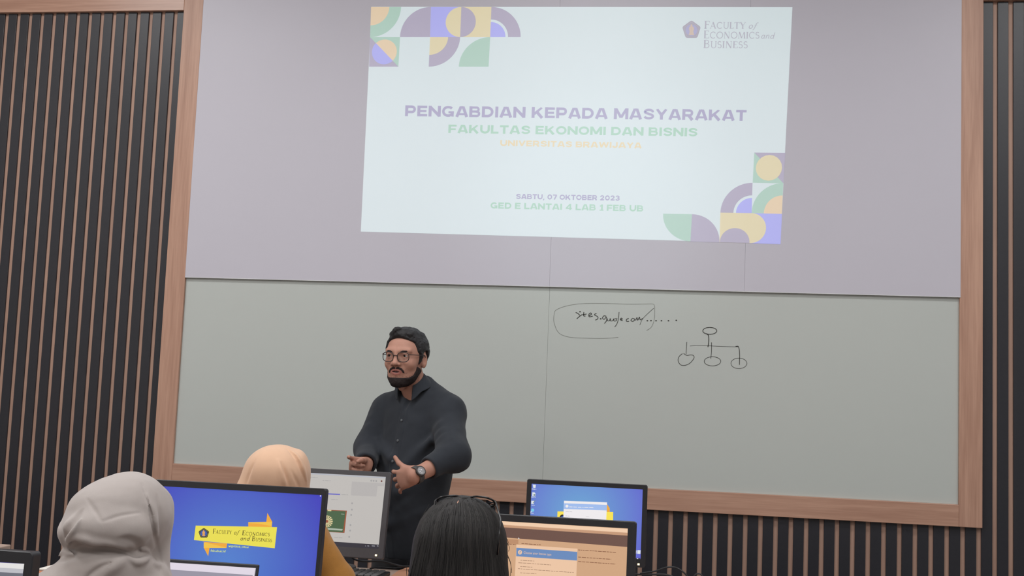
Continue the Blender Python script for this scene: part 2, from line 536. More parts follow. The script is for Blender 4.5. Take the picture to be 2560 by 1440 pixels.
slats(XL, X_OL, 0.002, Z_RAIL, G0L, 'black_slat_panel')
slats(X_OR, XR, 0.002, Z_RAIL, G0R, 'black_slat_panel')
slats(X_OL, X_OR, 0.0, Z_BB, G0R, 'black_slat_panel')

FR = 0.022                             # oak frame stands proud of the slats
t1 = struct('trim_1', MB().box((X_OL, YW - FR, Z_BB), (X_IL, YW + 0.02, CEIL), bev=0.002), M_WOODV, 'upright oak frame board left of the whiteboard', 'trim')
t2 = struct('trim_2', MB().box((X_IR, YW - FR, Z_BB), (X_OR, YW + 0.02, CEIL), bev=0.002), M_WOODV, 'upright oak frame board right of the whiteboard', 'trim')
t3 = struct('trim_3', MB().box((X_IL, YW - FR, Z_BB), (X_IR, YW + 0.02, Z_BT), bev=0.002), M_WOODH, 'level oak frame board along the bottom of the whiteboard', 'trim')
t4 = struct('trim_4', MB().box((XL, YW - FR, Z_RAIL), (X_OL, YW + 0.02, CEIL), bev=0.002), M_WOODH, 'oak rail along the top of the left slats', 'trim')
t5 = struct('trim_5', MB().box((X_OR, YW - FR, Z_RAIL), (XR, YW + 0.02, CEIL), bev=0.002), M_WOODH, 'oak rail along the top of the right slats', 'trim')

# ------------------------------------------------------------------ boards
Z_SCR = 1.45 + 0.535
XM = -0.685
wb = thing('whiteboard', ((X_IL + X_IR) / 2, YW, Z_BT), 'long grey-white marker board with handwriting, below the projected slide', 'whiteboard')
wo = Vector(wb.location)


def loc_box(mb, root, lo, hi, mi=0, bev=0.0):
    r = Vector(root.location)
    return mb.box(Vector(lo) - r, Vector(hi) - r, mi, bev)


for (a, b) in ((X_IL, XM - 0.0003), (XM + 0.0003, X_IR)):
    loc_box(MB(), wb, (a, YW - 0.008, Z_BT), (b, YW + 0.0085, Z_SCR + 0.2), bev=0.0008).build('writing_panel', M_WHITEBOARD, wb)

pb = thing('projection_board', ((X_IL + X_IR) / 2, YW, Z_SCR), 'large pale lavender upper board carrying the projected slide', 'board')
YP = YW - 0.023
x0 = X_IL
for i, b in enumerate((XM, 0.262, X_IR + 0.004)):
    loc_box(MB(), pb, (x0, YP, Z_SCR + 0.003), (b - 0.0003, YW - 0.009, CEIL - 0.002), bev=0.001).build('board_panel', M_SCREENBOARD, pb)
    x0 = b
loc_box(MB(), pb, (X_IL, YP - 0.001, Z_SCR), (X_IR + 0.004, YW - 0.009, Z_SCR + 0.0035), bev=0.0008).build('bottom_edge', M_EDGE, pb, label='white lower edge strip')

# handwriting on the whiteboard
Y_INK = YW - 0.008


def on_wb(px, py, l):
    p = at(px, py, Y_INK - 0.0003 - l)
    return p - np.array(wo)


ink = Flat(on_wb, 0.0002)


def H(pts): return [(1360 + x / 4.741, 740 + y / 4.741) for x, y in pts]


def smooth_path(pts, n=5):
    if len(pts) < 3: return pts
    P = [np.array(p, float) for p in pts]
    P = [2 * P[0] - P[1]] + P + [2 * P[-1] - P[-2]]
    out = []
    for i in range(1, len(P) - 2):
        for k in range(n):
            t = k / n
            out.append(tuple(0.5 * ((2 * P[i]) + (-P[i - 1] + P[i + 1]) * t + (2 * P[i - 1] - 5 * P[i] + 4 * P[i + 1] - P[i + 2]) * t * t + (-P[i - 1] + 3 * P[i] - 3 * P[i + 1] + P[i + 2]) * t ** 3)))
    out.append(tuple(P[-2]))
    return out


def ell(cx, cy, rx, ry, a0=0, a1=360): return _arc(cx, cy, rx, ry, a0, a1, 28)


INKW = .85
for s in ([(1312, 180), (1310, 120), (1290, 95), (1200, 95), (1000, 97), (800, 90), (550, 88), (400, 95), (250, 122), (140, 168), (120, 220), (115, 290), (130, 350), (155, 410), (200, 455), (300, 487), (450, 498), (700, 503), (880, 490)],
          [(1312, 180), (1308, 270), (1275, 365), (1215, 410)]):
    ink.stroke('speech_outline', smooth_path(H(s)), 1.1)
for s, w in (([(1300, 145), (1250, 190), (1170, 270), (1135, 345)], 1.3), ([(375, 195), (400, 205), (425, 228)], 2.3), ([(450, 220), (420, 242), (388, 270)], 2.3),
          ([(472, 190), (470, 235), (492, 236)], 2.2), ([(452, 222), (505, 213)], 2.0), ([(532, 238), (562, 215), (552, 200), (533, 218), (537, 246), (578, 238)], 2.3),
          ([(622, 205), (598, 222), (636, 245), (636, 270), (608, 286)], 2.3), ([(738, 240), (710, 235), (693, 260), (713, 276), (738, 250), (742, 290), (716, 326)], 2.2),
          ([(755, 268), (750, 290), (775, 292), (784, 265)], 2.0), ([(792, 268), (786, 292), (815, 292), (824, 268)], 2.0), ([(856, 268), (828, 275), (832, 296), (858, 290), (866, 262)], 2.0),
          ([(890, 190), (882, 270), (864, 330), (838, 368)], 1.8), ([(905, 285), (928, 272), (916, 262), (905, 280), (932, 292)], 2.3),
          ([(1004, 265), (978, 278), (980, 300), (1008, 300)], 2.4), ([(1042, 268), (1030, 290), (1055, 300), (1076, 275), (1045, 264)], 2.2),
          ([(1085, 290), (1102, 255), (1110, 287), (1132, 250), (1140, 282), (1168, 265)], 2.2)):
    ink.stroke('handwritten_lettering', smooth_path(H(s)), w * INKW, 2)
for x, y in ((427, 186), (672, 270), (1225, 293), (1268, 292), (1328, 293), (1392, 293), (1475, 293), (1568, 288)):
    ink.circle('handwritten_lettering', H([(x, y)])[0], 2.1, 1.7, 2)
for s, w in ((ell(1965, 413, 83, 41), 2.2), ([(1925, 445), (1950, 470), (1953, 540), (1943, 605)], 2.6), ([(1730, 592), (1850, 585), (2000, 592), (2150, 600), (2305, 602)], 1.1),
             ([(1692, 545), (1684, 690)], 1.6), ([(1640, 682), (1600, 720), (1590, 770), (1620, 815), (1670, 822), (1730, 795), (1775, 740), (1772, 706), (1738, 698), (1690, 703), (1655, 680)], 1.7),
             ([(1985, 550), (1985, 640), (1978, 742)], 1.7), (ell(1997, 774, 98, 54), 1.6), ([(2270, 598), (2306, 602), (2318, 690), (2316, 815)], 2.0), (ell(2310, 798, 95, 62), 1.4)):
    ink.stroke('tree_diagram', smooth_path(H(s)) if len(s) < 20 else H(s), w * INKW, 2)
ink.layers['speech_outline'].build('speech_outline', M_MARKERL, wb, label='faint marker loop drawn round the address')
build_words(ink.layers['handwritten_lettering'], 'handwritten_lettering', M_MARKER, wb, 'handwritten web address in dark marker')
ink.layers['tree_diagram'].build('tree_diagram', M_MARKER, wb, label='hand-drawn tree of four circles')

# ------------------------------------------------------------------ projected slide
BOARDC = RGB(205, 202, 213)


def beam(name, r, g, b, amb=(0.425, 0.41, 0.44)):  # projector's light put in as emission over the board's own colour
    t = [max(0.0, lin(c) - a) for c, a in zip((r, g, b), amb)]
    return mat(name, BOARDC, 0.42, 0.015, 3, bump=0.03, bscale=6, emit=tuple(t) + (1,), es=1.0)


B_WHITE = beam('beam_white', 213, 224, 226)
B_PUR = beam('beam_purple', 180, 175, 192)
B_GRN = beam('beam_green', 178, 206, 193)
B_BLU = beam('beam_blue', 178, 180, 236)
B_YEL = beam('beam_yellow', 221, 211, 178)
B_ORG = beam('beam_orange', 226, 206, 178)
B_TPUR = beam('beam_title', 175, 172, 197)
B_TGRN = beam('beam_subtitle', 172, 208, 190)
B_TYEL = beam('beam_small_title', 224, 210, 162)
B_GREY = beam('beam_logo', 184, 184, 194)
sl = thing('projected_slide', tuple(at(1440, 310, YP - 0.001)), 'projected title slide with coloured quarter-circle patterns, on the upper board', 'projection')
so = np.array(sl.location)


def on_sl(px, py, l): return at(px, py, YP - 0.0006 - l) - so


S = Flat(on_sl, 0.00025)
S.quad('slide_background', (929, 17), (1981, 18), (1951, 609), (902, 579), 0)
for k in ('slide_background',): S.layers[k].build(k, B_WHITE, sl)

TLX = [[927.8, 1002.6, 1077.3, 1153.4, 1228.6, 1303.5], [925.2, 1000, 1075.3, 1150.4, 1225.5, 1301.6], [922.7, 996, 1071.8, 1147, 1221.4, 1298]]
TLY = [17.4, 92.8, 166.7]
PATM = [B_PUR, B_GRN, B_BLU, B_YEL, B_ORG, B_WHITE]
PUR, GRN, BLU, YEL, ORG, WHT = range(6)


def tile_tl(r, c): return [(TLX[r][c], TLY[r]), (TLX[r][c + 1], TLY[r]), (TLX[r + 1][c + 1], TLY[r + 1]), (TLX[r + 1][c], TLY[r + 1])]


def pie(key, q, cx, cy, R, a0, a1, mi, layer, r0=0.0):
    o = [(cx + R * math.cos(math.radians(a0 + (a1 - a0) * i / 20)), cy + R * math.sin(math.radians(a0 + (a1 - a0) * i / 20))) for i in range(21)]
    if r0:
        o += [(cx + r0 * math.cos(math.radians(a1 + (a0 - a1) * i / 20)), cy + r0 * math.sin(math.radians(a1 + (a0 - a1) * i / 20))) for i in range(21)]
    else:
        if abs(a1 - a0) < 179: o.append((cx, cy))
    S.poly(key, [bil(q, u, v) for u, v in o], layer, mi)


def sq(key, q, mi, layer=1, pts=((0, 0), (1, 0), (1, 1), (0, 1))): S.poly(key, [bil(q, u, v) for u, v in pts], layer, mi)


K = 'corner_pattern'
q = tile_tl(0, 0); pie(K, q, 0, 0, 1, 0, 90, GRN, 1, 0.61); pie(K, q, 0, 0, 0.61, 0, 90, ORG, 1)
q = tile_tl(0, 1); pie(K, q, 1, 1, 1, 180, 270, PUR, 1)
q = tile_tl(0, 2); sq(K, q, BLU); pie(K, q, 1, .5, .5, 90, 270, YEL, 2)
q = tile_tl(0, 3); sq(K, q, YEL); pie(K, q, 0, .5, .5, -90, 90, PUR, 2)
q = tile_tl(0, 4); pie(K, q, 0, 1, 1, 270, 360, PUR, 1, .585); pie(K, q, 0, 1, .5, 270, 360, BLU, 1)
q = tile_tl(1, 0); sq(K, q, GRN, 1, ((0, 0), (1, 0), (1, 1))); sq(K, q, PUR, 1, ((0, 0), (1, 1), (0, 1))); pie(K, q, .5, .5, .42, -135, 45, ORG, 2); pie(K, q, .5, .5, .42, 45, 225, BLU, 2)
q = tile_tl(1, 2); pie(K, q, 0, 0, 1, 0, 90, PUR, 1, .6); pie(K, q, 0, 0, .6, 0, 90, YEL, 1)
q = tile_tl(1, 3); pie(K, q, 1, 1, 1, 180, 270, GRN, 1)
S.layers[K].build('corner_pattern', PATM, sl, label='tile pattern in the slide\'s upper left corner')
del S.layers[K]


def t7(*p): return [(1600 + x / 5.5375, 360 + y / 5.5375) for x, y in p]


q = t7((1582, 118), (2012, 122), (1985, 545), (1560, 535)); sq(K, q, PUR, 1, ((0, 0), (1, 0), (1, 1))); sq(K, q, GRN, 1, ((0, 0), (1, 1), (0, 1))); pie(K, q, .5, .5, .425, 0, 360, YEL, 2)
q = t7((1128, 535), (1558, 537), (1545, 957), (1113, 950)); pie(K, q, 1, 1, 1, 180, 270, PUR, 1, .585); pie(K, q, 1, 1, .5, 180, 270, BLU, 1)
q = t7((1558, 537), (1982, 543), (1965, 968), (1545, 957)); pie(K, q, 1, 1, 1, 180, 270, GRN, 1, .6); pie(K, q, 1, 1, .6, 180, 270, ORG, 1)
q = t7((320, 965), (720, 972), (698, 1348), (300, 1335)); pie(K, q, 1, 0, 1, 90, 180, GRN, 1)
q = t7((720, 972), (1118, 978), (1100, 1362), (698, 1350)); pie(K, q, 0, 1, 1, 270, 360, PUR, 1)
q = t7((1113, 950), (1548, 957), (1520, 1372), (1100, 1360)); sq(K, q, YEL); pie(K, q, .5, 1, .49, 180, 360, PUR, 2)
q = t7((1548, 957), (1965, 968), (1945, 1388), (1520, 1372)); sq(K, q, BLU); pie(K, q, 0, .5, .5, -90, 90, YEL, 2)
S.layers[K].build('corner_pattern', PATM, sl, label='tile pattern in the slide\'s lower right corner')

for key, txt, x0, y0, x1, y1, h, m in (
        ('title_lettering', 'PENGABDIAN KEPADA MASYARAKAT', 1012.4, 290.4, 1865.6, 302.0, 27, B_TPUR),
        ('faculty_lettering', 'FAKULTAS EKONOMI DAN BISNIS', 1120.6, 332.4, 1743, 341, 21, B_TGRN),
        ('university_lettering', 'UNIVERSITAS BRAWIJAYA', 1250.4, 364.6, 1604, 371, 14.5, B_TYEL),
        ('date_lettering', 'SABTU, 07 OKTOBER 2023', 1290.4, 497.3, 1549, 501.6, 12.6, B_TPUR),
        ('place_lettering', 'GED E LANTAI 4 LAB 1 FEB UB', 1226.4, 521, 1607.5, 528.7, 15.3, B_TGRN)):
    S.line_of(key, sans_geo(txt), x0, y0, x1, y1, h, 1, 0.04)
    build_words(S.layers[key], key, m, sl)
for (runs, x0, x1, y, h) in (([('F', 1.0, 0, 0), ('ACULTY', .84, 0, 0)], 1760.9, 1864.5, 71.2, 19), ([('of', 1.0, .22, 0)], 1871.8, 1896.3, 71.3, 15.5),
                             ([('E', 1.0, 0, 0), ('CONOMICS', .84, 0, 0)], 1759.5, 1898.3, 95.8, 19.5), ([('and', 1.0, .22, 0)], 1903, 1938, 96.2, 15.5),
                             ([('B', 1.0, 0, 0), ('USINESS', .84, 0, 0)], 1758.9, 1869, 119.8, 20)):
    S.line_of('logo_lettering', serif_geo(runs), x0, y, x1, y + 0.5, h, 1, 0.03)
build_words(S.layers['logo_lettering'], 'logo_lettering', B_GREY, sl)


def emblem(fl, key, c, R, layer, mats_idx, sy=1.0):
    """five-sided crest: dark rim, pale inner line, blue field, golden standing figure"""
    dk, ln, bl, gd = mats_idx

    def pent(r, rnd=0.16):
        out = []
        vs = [(math.sin(2 * math.pi * k / 5), -math.cos(2 * math.pi * k / 5)) for k in range(5)]
        for k in range(5):
            a, b, d = np.array(vs[k - 1]), np.array(vs[k]), np.array(vs[(k + 1) % 5])
            p0 = b + (a - b) * rnd; p1 = b + (d - b) * rnd
            for t in (0, .33, .67, 1): out.append(((1 - t) ** 2 * p0 + 2 * t * (1 - t) * b + t * t * p1))
        # sides bow outwards a little
        return [(c[0] + r * x[0], c[1] + sy * r * x[1]) for x in out]
    fl.poly(key, pent(R), layer, dk)
    fl.poly(key, pent(R * .86), layer + 1, ln)
    fl.poly(key, pent(R * .80), layer + 2, dk)
    fl.circle(key, (c[0], c[1] + .02 * R), R * .60, R * .58 * sy, layer + 3, bl)
    fig = [(-.10, -.52), (.0, -.60), (.10, -.52), (.09, -.38), (.22, -.30), (.26, -.05), (.18, .1), (.22, .34), (.30, .52), (-.30, .52), (-.22, .34), (-.18, .1), (-.26, -.05), (-.22, -.30), (-.09, -.38)]
    fl.poly(key, [(c[0] + R * x, c[1] + sy * R * y) for x, y in fig], layer + 4, gd)


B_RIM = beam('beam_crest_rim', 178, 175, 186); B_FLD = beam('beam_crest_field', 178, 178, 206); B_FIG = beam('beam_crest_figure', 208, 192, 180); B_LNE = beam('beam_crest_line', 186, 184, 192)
emblem(S, 'crest', (1728.7, 75), 24.5, 1, (0, 1, 2, 3))
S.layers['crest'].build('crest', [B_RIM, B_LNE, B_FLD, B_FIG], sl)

# ------------------------------------------------------------------ ceiling fixtures and projector
for i, (lx, ly) in enumerate(PANELS):
    row = {3.7: 'nearest the front wall', 1.5: 'in the middle row', -0.9: 'in the rear row'}[ly]
    side = {-3.5: 'left', -0.6: 'centre', 2.3: 'right'}[lx]
    t = thing('ceiling_light', (lx, ly, CEIL), f'white rectangular ceiling light panel, {side} one {row}', 'ceiling light', 'ceiling light panels')
    mb = MB()
    mb.box((-.62, -.32, -.03), (.62, -.29, 0)).box((-.62, .29, -.03), (.62, .32, 0)).box((-.62, -.29, -.03), (-.59, .29, 0)).box((.59, -.29, -.03), (.62, .29, 0))
    mb.build('frame', M_METAL, t)
    MB().box((-.59, -.29, -.012), (.59, .29, 0)).build('diffuser', M_METAL, t)
pj = thing('projector', PROJ_POS, 'white projector hanging from the ceiling in front of the upper board', 'projector')
MB().box((-.15, -.13, -.05), (.15, .13, .05), bev=.012).build('body', M_METAL, pj)
MB().tube([(0, 0, .05), (0, 0, CEIL - PROJ_POS[2])], .018, 12).build('ceiling_pole', M_METAL, pj)
lens = MB().lathe([(.03, 0), (.034, .0), (.034, .03), (.026, .03), (.024, .02)], (0, 0, 0), 20)
lens.v = [(x + .06, .13 + z, y) for x, y, z in lens.v]
lens.build('lens', M_PLASTIC, pj)

# ------------------------------------------------------------------ screens and desks
def glow(name, r, g, b, rough=0.35, k=1.0):
    m = bpy.data.materials.new(name); m.use_nodes = True
    bs = m.node_tree.nodes['Principled BSDF']
    bs.inputs['Base Color'].default_value = (0.012, 0.012, 0.014, 1)
    bs.inputs['Roughness'].default_value = rough
    bs.inputs['Specular IOR Level'].default_value = 0.3
    bs.inputs['Emission Color'].default_value = RGB(r, g, b)
    bs.inputs['Emission Strength'].default_value = k
    return m


def glow_radial(name, c_in, c_out, centre, radius):
    """wallpaper picture: a round pale centre fading to deep blue corners"""
    m = glow(name, *c_in)
    nt = m.node_tree; bs = nt.nodes['Principled BSDF']
    tc = nt.nodes.new('ShaderNodeTexCoord'); mp = nt.nodes.new('ShaderNodeMapping'); mp.vector_type = 'POINT'
    mp.inputs['Location'].default_value = (-centre[0] / radius, 0, -centre[1] / radius)
    mp.inputs['Scale'].default_value = (1 / radius, 0.0, 1 / radius)
    gr = nt.nodes.new('ShaderNodeTexGradient'); gr.gradient_type = 'QUADRATIC_SPHERE'
    gr.gradient_type = 'SPHERICAL'
    rp = nt.nodes.new('ShaderNodeValToRGB')
    rp.color_ramp.elements[0].position = 0.05; rp.color_ramp.elements[0].color = RGB(*c_out)
    rp.color_ramp.elements[1].position = 0.95; rp.color_ramp.elements[1].color = RGB(*c_in)
    nt.links.new(tc.outputs['Object'], mp.inputs[0]); nt.links.new(mp.outputs[0], gr.inputs[0])
    nt.links.new(gr.outputs['Fac'], rp.inputs[0]); nt.links.new(rp.outputs[0], bs.inputs['Emission Color'])
    return m


DESK_Z = 0.76


def desk(name, x0, x1, y0, y1, label, z=DESK_Z):
    t = thing(name, ((x0 + x1) / 2, (y0 + y1) / 2, 0), label, 'desk', 'computer desks in rows')
    hx, hy = (x1 - x0) / 2, (y1 - y0) / 2
    MB().box((-hx, -hy, z - .028), (hx, hy, z), bev=.004).build('desktop', M_DESK, t)
    MB().box((-hx + .1, hy - .14, .3), (hx - .1, hy - .12, z - .03)).build('modesty_panel', M_DESK, t)
    for sx in (-1, 1):
        MB().box((sx * (hx - .07) - .02, -hy + .06, .02), (sx * (hx - .07) + .02, hy - .06, z - .028), bev=.004).box((sx * (hx - .07) - .03, -hy + .02, 0), (sx * (hx - .07) + .03, hy - .02, .03), bev=.004).build('leg', M_DESKLEG, t)
    return t


def rim_ring(mb, hw, h, s, tp, bt, dep, r):
    """one-piece screen surround with rounded outer corners"""
    out = []; inn = []
    for cx, cz, a0, ix, iz in ((hw - r, h - r, 0, hw - s, h - tp), (-hw + r, h - r, 90, -hw + s, h - tp), (-hw + r, r, 180, -hw + s, bt), (hw - r, r, 270, hw - s, bt)):
        for k in range(6):
            a = math.radians(a0 + 18 * k); out.append((cx + r * math.cos(a), cz + r * math.sin(a))); inn.append((ix, iz))
    n = len(out); v = []
    e = .0018
    for sc, y in ((1, dep), (1, e), (0, 0)):
        v += [(x - (0 if sc else e * np.sign(x)), y, z - (0 if sc else e * np.sign(z - h / 2))) for x, z in out]
    v += [(x, 0, z) for x, z in inn] + [(x, .006, z) for x, z in inn]
    f = []
    for L in range(4):
        for i in range(n):
            q = (L * n + i, L * n + (i + 1) % n, (L + 1) * n + (i + 1) % n, (L + 1) * n + i)
            f.append(q)
    f.append(tuple(range(n)))
    keep = []
    for q in f:
        pts = {tuple(np.round(v[i], 6)) for i in q}
        if len(pts) >= 3:
            u = []
            for i in q:
                if not u or tuple(np.round(v[i], 6)) != tuple(np.round(v[u[-1]], 6)): u.append(i)
            if tuple(np.round(v[u[0]], 6)) == tuple(np.round(v[u[-1]], 6)): u.pop()
            if len(u) >= 3: keep.append(tuple(u))
    mb.add(v, keep)


def monitor(label, tl, tr, Y, h, tilt, bez, scr_mat, desk_z, group='desktop monitors on the desks', housing=M_PLASTIC, width=None, yaw_depth=0.05, led=True, name='monitor'):
    """bez = side, top, bottom bezel in metres; returns (root, place function for artwork on the screen)"""
    a, b = at(*tl, Y), at(*tr, Y)
    if width: a = b - np.array([width, 0, 0])
    w = b[0] - a[0]
    top = (a + b) / 2
    ta = math.radians(tilt)
    u = np.array([0, math.sin(ta), math.cos(ta)]); n = np.array([0, -math.cos(ta), math.sin(ta)])
    root = thing(name, (top[0], Y + .06, desk_z), label, 'monitor', group)
    r0 = np.array(root.location)
    org = top - u * h - r0                 # bottom middle of the front face
    Mx = Matrix(((1, 0, 0, org[0]), (0, math.cos(ta), math.sin(ta), org[1]), (0, -math.sin(ta), math.cos(ta), org[2]), (0, 0, 0, 1)))
    s, tp, bt = bez
    hb = MB()
    hw = w / 2
    rim_ring(hb, hw, h, s, tp, bt, .024, .007)
    hb.box((-hw + .004, .016, .004), (hw - .004, .034, h - .004), bev=.006)
    hb.box((-hw * .6, .03, h * .2), (hw * .6, .052, h * .75), bev=.012)
    o = hb.build('housing', housing, root); o.matrix_basis = Mx
    sm = MB().add([(-hw + s * .9, .004, bt * .95), (hw - s * .9, .004, bt * .95), (hw - s * .9, .004, h - tp * .95), (-hw + s * .9, .004, h - tp * .95)], [(0, 1, 2, 3)])
    scr = sm.build('screen', scr_mat, root); scr.matrix_basis = Mx
    # stand
    neck_top = org + u * (h * .45) + np.array([0, .05, 0])
    MB().tube([tuple(neck_top), (0, .06 + org[1] * 0, neck_top[2] - .02), (0, .08, .01)], .022, 12, flat=.6).build('stand_neck', housing, root)
    MB().lathe([(.001, 0), (.075, 0), (.073, .010), (.04, .018), (.001, .018)], (0, .085, 0), 32).build('stand_base', housing, root)
    if led:
        l = MB().box((hw - s - .010, -.0015, bt * .28), (hw - s - .003, .002, bt * .28 + .006)).build('power_led', M_LED, root); l.matrix_basis = Mx
    inv = np.array(Mx.inverted())
    p0 = top - u * (h * .5) - n * -0.0 + n * (-.004)

    def place(px, py, lift):
        p = on_plane(px, py, p0, n) + n * (lift + .0004)
        return p - r0
    return root, scr, place, Mx


def art(place): return Flat(place, 0.00035)


def put(fl, key, mats, scr, root, label=None):
    for o in build_words(fl.layers[key], key, mats, None, label):
        o.parent = scr                        # artwork hangs under the screen as a sub-part
        o.matrix_parent_inverse = scr.matrix_basis.inverted()


def rows_of_text(fl, key, x0, y0, x1, y1, w, seed, layer=2):
    """an unreadably small line of print: word-length dashes"""
    rnd = random.Random(seed)
    L = math.hypot(x1 - x0, y1 - y0); t = 0
    while t < L:
        k = min(rnd.uniform(3, 11), L - t)
        fl.stroke(key, [(x0 + (x1 - x0) * t / L, y0 + (y1 - y0) * t / L), (x0 + (x1 - x0) * (t + k) / L, y0 + (y1 - y0) * (t + k) / L)], w, layer)
        t += k + rnd.uniform(1.2, 2.2)


G_YEL = glow('screen_yellow', 232, 220, 82); G_ORG = glow('screen_orange', 238, 168, 58); G_ORGL = glow('screen_amber', 240, 192, 70)
G_DARK = glow('screen_black', 34, 32, 40); G_TXT = glow('screen_brown_print', 70, 58, 30); G_WHITE = glow('screen_white', 232, 230, 236)
G_ICON = glow('screen_icon_white', 222, 228, 232); G_CYAN = glow('screen_icon_cyan', 120, 200, 230)
G_CREST = [glow('screen_crest_rim', 44, 36, 40), glow('screen_crest_line', 150, 150, 90), glow('screen_crest_field', 62, 92, 170), glow('screen_crest_figure', 224, 160, 90)]
G_LIME = glow('screen_lime', 214, 226, 110)

# --- desks
D_FRONT = desk('computer_desk', -2.35, 0.95, 2.62, 3.30, 'long beige desk carrying the blue-screen monitor and the amber-toned monitor')
D_MID = desk('computer_desk', -1.55, 1.10, 3.82, 4.35, 'beige desk nearest the slatted wall, under the keyboard in front of the standing man')
X_LD = at(22, 1350, 4.33)[0]
D_LEFT = desk('computer_desk', X_LD - 1.8, X_LD, 3.78, 4.35, 'beige desk whose corner shows at the left picture edge above the grey monitor')
D_NEAR = desk('computer_desk', -2.60, -0.95, 1.36, 2.02, 'beige desk holding the cropped monitor in the lower left corner')

# --- blue wallpaper monitor, front row
m, scr, pl_, Mx = monitor('wide black monitor with blue wallpaper and yellow banner beside the grey headscarf', (387, 1198), (815.5, 1221.5), 3.10, .335, 6, (.0105, .0185, .022),
                          None or glow_radial('wallpaper_blue', (84, 128, 204), (66, 66, 184), (-.02, .10), .34), DESK_Z)
a = art(pl_)


def c4(*p): return [(380 + x / 5.54, 1180 + y / 5.54) for x, y in p]


a.poly('banner', c4((1600, 568), (1666, 690), (1584, 692)), 1, 0); a.poly('banner', c4((1335, 695), (1584, 690), (1666, 688), (1660, 752), (1664, 765), (1335, 758)), 1, 1)
a.poly('banner', c4((1338, 708), (1480, 716), (1660, 750), (1660, 765), (1335, 758)), 2, 0)
a.poly('banner', c4((718, 975), (1042, 992), (1032, 1052), (718, 1052)), 1, 1); a.poly('banner', c4((718, 1048), (798, 1050), (780, 1166)), 1, 0)
a.poly('banner', c4((700, 965), (1042, 990), (1034, 1048), (880, 1010)), 2, 0)
a.poly('banner', c4((608, 742), (1734, 764), (1702, 1056), (584, 942)), 3, 2)
put(a, 'banner', [G_ORG, G_ORGL, G_YEL], scr, m, 'yellow and orange folded banner')
emblem(a, 'crest', (380 + 722 / 5.54, 1180 + 848 / 5.54), 14.2, 4, (0, 1, 2, 3), .95)
put(a, 'crest', G_CREST, scr, m)
for runs, p0_, p1_, h in (([('F', 1.0, .1, 0), ('ACULTY', .72, .1, 0)], (845, 852), (1112, 862), 12.2), ([('of', 1.0, .3, 0)], (1140, 864), (1224, 868), 10.5), ([('E', 1.0, .1, 0), ('CONOMICS', .72, .1, 0)], (1252, 874), (1634, 890), 11.6),
                          ([('and', 1.0, .3, 0)], (1228, 945), (1368, 952), 11), ([('B', 1.0, .1, 0), ('USINESS', .72, .1, 0)], (1388, 955), (1664, 972), 11.6)):
    q0, q1 = c4(p0_, p1_)
    a.line_of('banner_lettering', serif_geo(runs), q0[0], q0[1], q1[0], q1[1], h, 4)
put(a, 'banner_lettering', G_TXT, scr, m)
q0, q1 = c4((1092, 1040), (1338, 1054)); a.line_of('web_lettering', text_geo('@FEBUB_Official', .01), q0[0], q0[1], q1[0], q1[1], 4.2, 4, .25)
q0, q1 = c4((812, 1102), (1018, 1112)); a.line_of('web_lettering', text_geo('feb.ub.ac.id', .012), q0[0], q0[1], q1[0], q1[1], 5.4, 4, .25)
a.poly('web_lettering', c4((1060, 1016), (1078, 1024), (1092, 1014), (1090, 1032), (1076, 1042), (1062, 1038), (1070, 1030)), 4)
put(a, 'web_lettering', G_LIME, scr, m)
a.poly('desktop_icon', c4((128, 205), (165, 208), (160, 250), (138, 250)), 1); a.circle('painted_glint', c4((2334, 331))[0], 1.5, 1.7, 1)  # corner glint painted as a small disc in the icon's white glow
put(a, 'desktop_icon', G_ICON, scr, m); put(a, 'painted_glint', G_ICON, scr, m)

# --- monitor behind it with the web page, middle row
m, scr, pl_, Mx = monitor('monitor with a pale web page and green picture, in front of the standing man', (676, 1164), (978.5, 1182), 4.15, .315, 12, (.0195, .017, .036),
                          glow('page_grey', 188, 184, 180), DESK_Z, housing=M_PLASTICG)
a = art(pl_)


def c7(*p): return [(740 + x / 5.54, 1160 + y / 5.54) for x, y in p]


a.quad('browser_bar', *c7((100, 118), (1250, 182), (1248, 200), (100, 136)), 1); put(a, 'browser_bar', glow('page_bar', 176, 178, 186), scr, m)
a.quad('side_panel', *c7((775, 243), (1135, 262), (1112, 452), (760, 434)), 1); a.quad('side_panel', *c7((1130, 264), (1222, 268), (1218, 308), (1128, 304)), 1); put(a, 'side_panel', glow('page_panel', 178, 174, 172), scr, m)
a.quad('blue_button', *c7((440, 406), (612, 414), (610, 430), (438, 422)), 1); put(a, 'blue_button', glow('page_blue', 92, 90, 190), scr, m)
G_PG = [glow('picture_green', 70, 96, 66), glow('picture_rust', 150, 84, 56), glow('picture_cream', 214, 198, 150), glow('picture_grey', 168, 178, 164)]
a.quad('web_picture', *c7((380, 630), (706, 646), (672, 955), (340, 935)), 1, 1); a.quad('web_picture', *c7((380, 640), (688, 656), (652, 948), (340, 930)), 2, 0)
fc = c7((430, 795))[0]
for k in range(16):
    an = 2 * math.pi * k / 16
    a.stroke('web_picture', [(fc[0] + 2 * math.cos(an), fc[1] + 2.6 * math.sin(an)), (fc[0] + 14.5 * math.cos(an), fc[1] + 15 * math.sin(an))], [1.0, 3.6], 3, 2)
a.circle('web_picture', fc, 3.4, 3.8, 4, 1)
a.quad('web_picture', *c7((440, 886), (650, 902), (640, 924), (440, 912)), 3, 3); a.quad('web_picture', *c7((440, 634), (492, 637), (490, 656), (440, 652)), 3, 2); a.quad('web_picture', *c7((628, 690), (672, 693), (671, 699), (627, 696)), 3, 3)
put(a, 'web_picture', G_PG, scr, m, 'green picture with a pale daisy-like flower')
